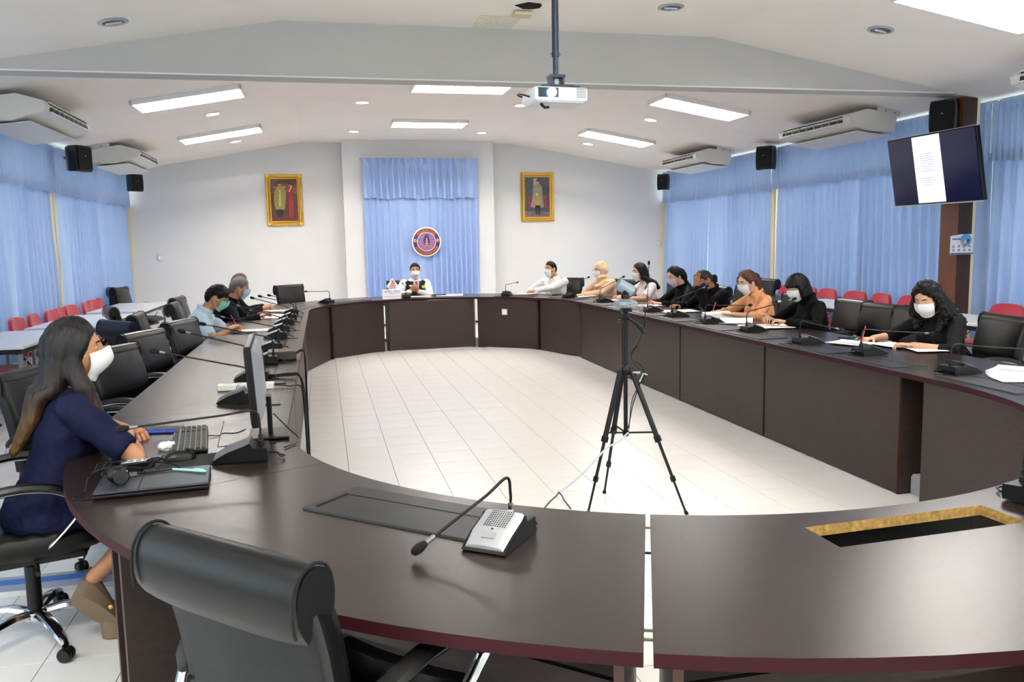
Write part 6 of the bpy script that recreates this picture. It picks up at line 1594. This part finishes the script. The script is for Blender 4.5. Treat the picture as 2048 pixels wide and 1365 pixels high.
for k in range(3): MB().tube([(-0.05 + 0.008 * k, -0.007, 0.02 + 0.03 * k), (0.05 - 0.008 * k, -0.007, 0.03 + 0.03 * k)], 0.003, 5).build('logo_line', lr, dm, True)
MB().box((0, 0.012, -0.055), (0.03, 0.02, 0.14)).build('support_leg', paper_m, dm)

# ------------------------------------------------------------------ tripod with conference camera
tr = thing('camera_tripod', 'black tripod with folded out legs standing on the white floor inside the table', 'tripod', (1.645, 4.38, 0))
def leg3(x, y):
    top = Vector((0, 0, 0.80)) ; d = Vector((x, y, 0)); u = d.normalized()
    a = top + u * 0.035; b = d
    q = lambda f: a.lerp(b, f)
    l = MB().tube([q(0.0), q(0.48)], 0.0125, 8, ell=(1.25, 0.85)).build('leg', blackmt_m, tr, True)
    MB().tube([q(0.46), q(0.76)], 0.0095, 8).build('leg_tube', blackmt_m, l, True); MB().tube([q(0.74), q(0.985)], 0.007, 8).build('leg_tube', blackmt_m, l, True)
    MB().tube([q(0.455), q(0.495)], 0.021, 8).build('leg_clamp', blackpl_m, l, True); MB().tube([q(0.735), q(0.77)], 0.016, 8).build('leg_clamp', blackpl_m, l, True)
    MB().tube([q(0.98), q(1.0) + Vector((0, 0, 0.006))], [0.010, 0.012], 8, round_=True).build('rubber_foot', foam_m, l, True)
    MB().tube([q(0.43), Vector((0, 0, 0.44))], 0.0055, 6).build('spreader', blackmt_m, tr, True)
for x, y in ((-0.25, -0.06), (0.28, -0.21), (-0.03, 0.29)): leg3(x, y)
MB().lathe([(0.016, 0.765), (0.028, 0.775), (0.030, 0.80), (0.026, 0.82), (0.016, 0.83)], 16).build('crown', blackpl_m, tr, True, 40)
MB().lathe([(0.012, 0.42), (0.012, 1.10)], 12).build('centre_column', blackmt_m, tr, True)
MB().lathe([(0.018, 0.425), (0.018, 0.455)], 12).build('spreader_hub', blackpl_m, tr, True, 40)
MB().box((0, 0, 1.105), (0.035, 0.045, 0.05), bev=0.008).build('pan_head', blackpl_m, tr)
MB().box((0, 0, 1.14), (0.06, 0.06, 0.016), bev=0.004).build('quick_plate', blackpl_m, tr)
MB().tube([(0.0, -0.01, 1.10), (0.03, -0.10, 1.065), (0.045, -0.16, 1.03)], [0.007, 0.012, 0.015], 10, round_=True).build('pan_handle', blackpl_m, tr, True)
MB().tube([(-0.02, 0, 1.09), (-0.045, 0, 1.085)], [0.008, 0.012], 8, round_=True).build('tilt_knob', blackpl_m, tr, True)
MB().tube([(0.03, -0.03, 0.79), (0.07, -0.05, 0.79)], [0.006, 0.010], 8).build('lock_knob', steel_m, tr, True)
MB().tube([(0.06, -0.06, 0.74), (0.075, -0.08, 0.79), (0.10, -0.07, 0.78)], 0.004, 6).build('wire_tie', mat('silver_tie', 'c9ccbf', 0.4), tr, True)
cc = thing('conference_camera', 'silver cylindrical conference camera with a black front on top of the tripod', 'camera', (1.645, 4.38, 1.149), math.radians(0))
m = MB(); m.lathe([(0.030, 0.0), (0.068, 0.012), (0.078, 0.030), (0.074, 0.048), (0.045, 0.060), (0.028, 0.066)], 28); m.build('base', mat('camera_silver', '8b949c', 0.35, metal=0.25), cc, True, 40)
MB().box((0.018, -0.072, 0.032), (0.075, 0.02, 0.034), bev=0.004).build('connector_panel', mat('camera_panel', '8c949b', 0.4), cc)
MB().cyl((0.0, -0.0835, 0.030), (0.0, -0.080, 0.030), 0.004, 8).build('port', blackpl_m, cc)
MB().lathe([(0.027, 0.060), (0.030, 0.085), (0.026, 0.10)], 18).build('neck', blackpl_m, cc, True, 40)
cc.scale = (0.84, 0.84, 0.84)
ax = Vector((0.86, -0.12, -0.50)).normalized()
c0 = Vector((0.0, 0.0, 0.138))
MB().tube([c0 - ax * 0.060, c0 - ax * 0.055, c0 + ax * 0.055, c0 + ax * 0.060], [0.036, 0.040, 0.040, 0.036], 28).build('barrel', mat('barrel_silver', '93a3b2', 0.3, metal=0.3), cc, True, 30)
MB().tube([c0 - ax * 0.059, c0 - ax * 0.062], [0.038, 0.034], 28).build('lens_face', mat('barrel_face', '6f757b', 0.3), cc, True, 30)
MB().tube([c0 + ax * 0.058, c0 + ax * 0.063], [0.039, 0.036], 28).build('rear_ring', blackpl_m, cc, True, 30)
MB().box((0.0, -0.01, 0.118), (0.05, 0.05, 0.05), bev=0.012).build('yoke', blackpl_m, cc)
cb = thing('camera_cable', 'black camera cable with a plug running down the tripod', 'cable', (1.645, 4.38, 0))
MB().tube(seg_curve([(0.055, -0.085, 1.175), (0.075, -0.10, 1.15), (0.075, -0.09, 1.05), (0.05, -0.06, 0.96), (0.02, -0.04, 0.90), (0.03, -0.035, 0.85), (0.07, -0.04, 0.80), (0.06, -0.05, 0.72), (0.03, -0.03, 0.60), (0.01, -0.03, 0.50), (-0.01, -0.04, 0.46)], 6), 0.0032, 6).build('wire', blackpl_m, cb, True)
MB().tube([(0.045, -0.055, 0.945), (0.022, -0.042, 0.905)], 0.007, 8, round_=True).build('plug', blackpl_m, cb, True)
MB().tube([(0.055, -0.085, 1.17), (0.074, -0.10, 1.17)], 0.008, 8).build('plug', silver_m, cb, True)
MB().tube(seg_curve([(0.03, -0.05, 0.86), (0.08, -0.05, 0.82), (0.085, -0.06, 0.76), (0.05, -0.05, 0.70), (0.02, -0.04, 0.62), (0.0, -0.05, 0.47)], 6), 0.0026, 6).build('wire', blackpl_m, cb, True)
wl = thing('grey_cable', 'pale grey cable sagging from the tripod down to the near table edge', 'cable', (1.645, 4.38, 0))
MB().tube(seg_curve([(-0.005, -0.05, 0.45), (-0.16, -0.32, 0.475), (-0.33, -0.62, 0.525), (-0.52, -0.98, 0.561), (-0.71, -1.38, 0.625), (-0.90, -1.76, 0.69)], 8), 0.0048, 7).build('sleeve', mat('pale_grey_cable', 'c3ccd4', 0.5), wl, True)
for k in (0, 1): MB().tube(seg_curve([(-0.90, -1.76, 0.69), (-0.93 + 0.02 * k, -1.83, 0.70), (-0.98 + 0.05 * k, -1.93, 0.715), (-1.03 + 0.09 * k, -2.03, 0.722)], 5), 0.0026, 6).build('wire', blackpl_m, wl, True)

# dowels and brackets showing in the gap between the two nearest units
ga = math.radians(68)
for r, hx, wq in ((1.78, 'b08c4c', 'nearest the inner rim'), (1.97, '1a1512', 'second from the inner rim'), (2.40, '6f6f55', 'second from the outer rim'), (2.44, '6f6f55', 'nearest the outer rim')):
    x, y = arcp(C1, r, 68); t = thing('joining_bolt', 'joining bolt in the white gap between table units, ' + wq, 'bolt', (x, y, ZT - 0.012), 0, 'joining bolts in the table gap')
    d = Vector((math.sin(ga), -math.cos(ga), 0)) 
    MB().tube([-d * 0.009, d * 0.009], 0.0035, 7).build('shank', mat('bolt_' + hx, hx, 0.5), t, True); MB().tube([-d * 0.0095, -d * 0.008], 0.005, 7).build('head', mat('bolt_' + hx, hx, 0.5), t, True)
# connector plate inside the cut-out
cp = thing('cable_tray', 'dark tray with a small grey plate seen through the table cut-out', 'tray', (1.55, 1.90, 0.60))
MB().box((0, 0, 0), (0.64, 0.30, 0.006)).build('tray_base', blackmt_m, cp); MB().box((0, 0.15, 0.055), (0.64, 0.006, 0.11)).build('tray_side', blackmt_m, cp); MB().box((0, -0.15, 0.055), (0.64, 0.006, 0.11)).build('tray_side', blackmt_m, cp)
MB().box((-0.02, 0.02, 0.012), (0.13, 0.07, 0.018), bev=0.003).build('grey_plate', mat('plate_grey', '7c8488', 0.5), cp)
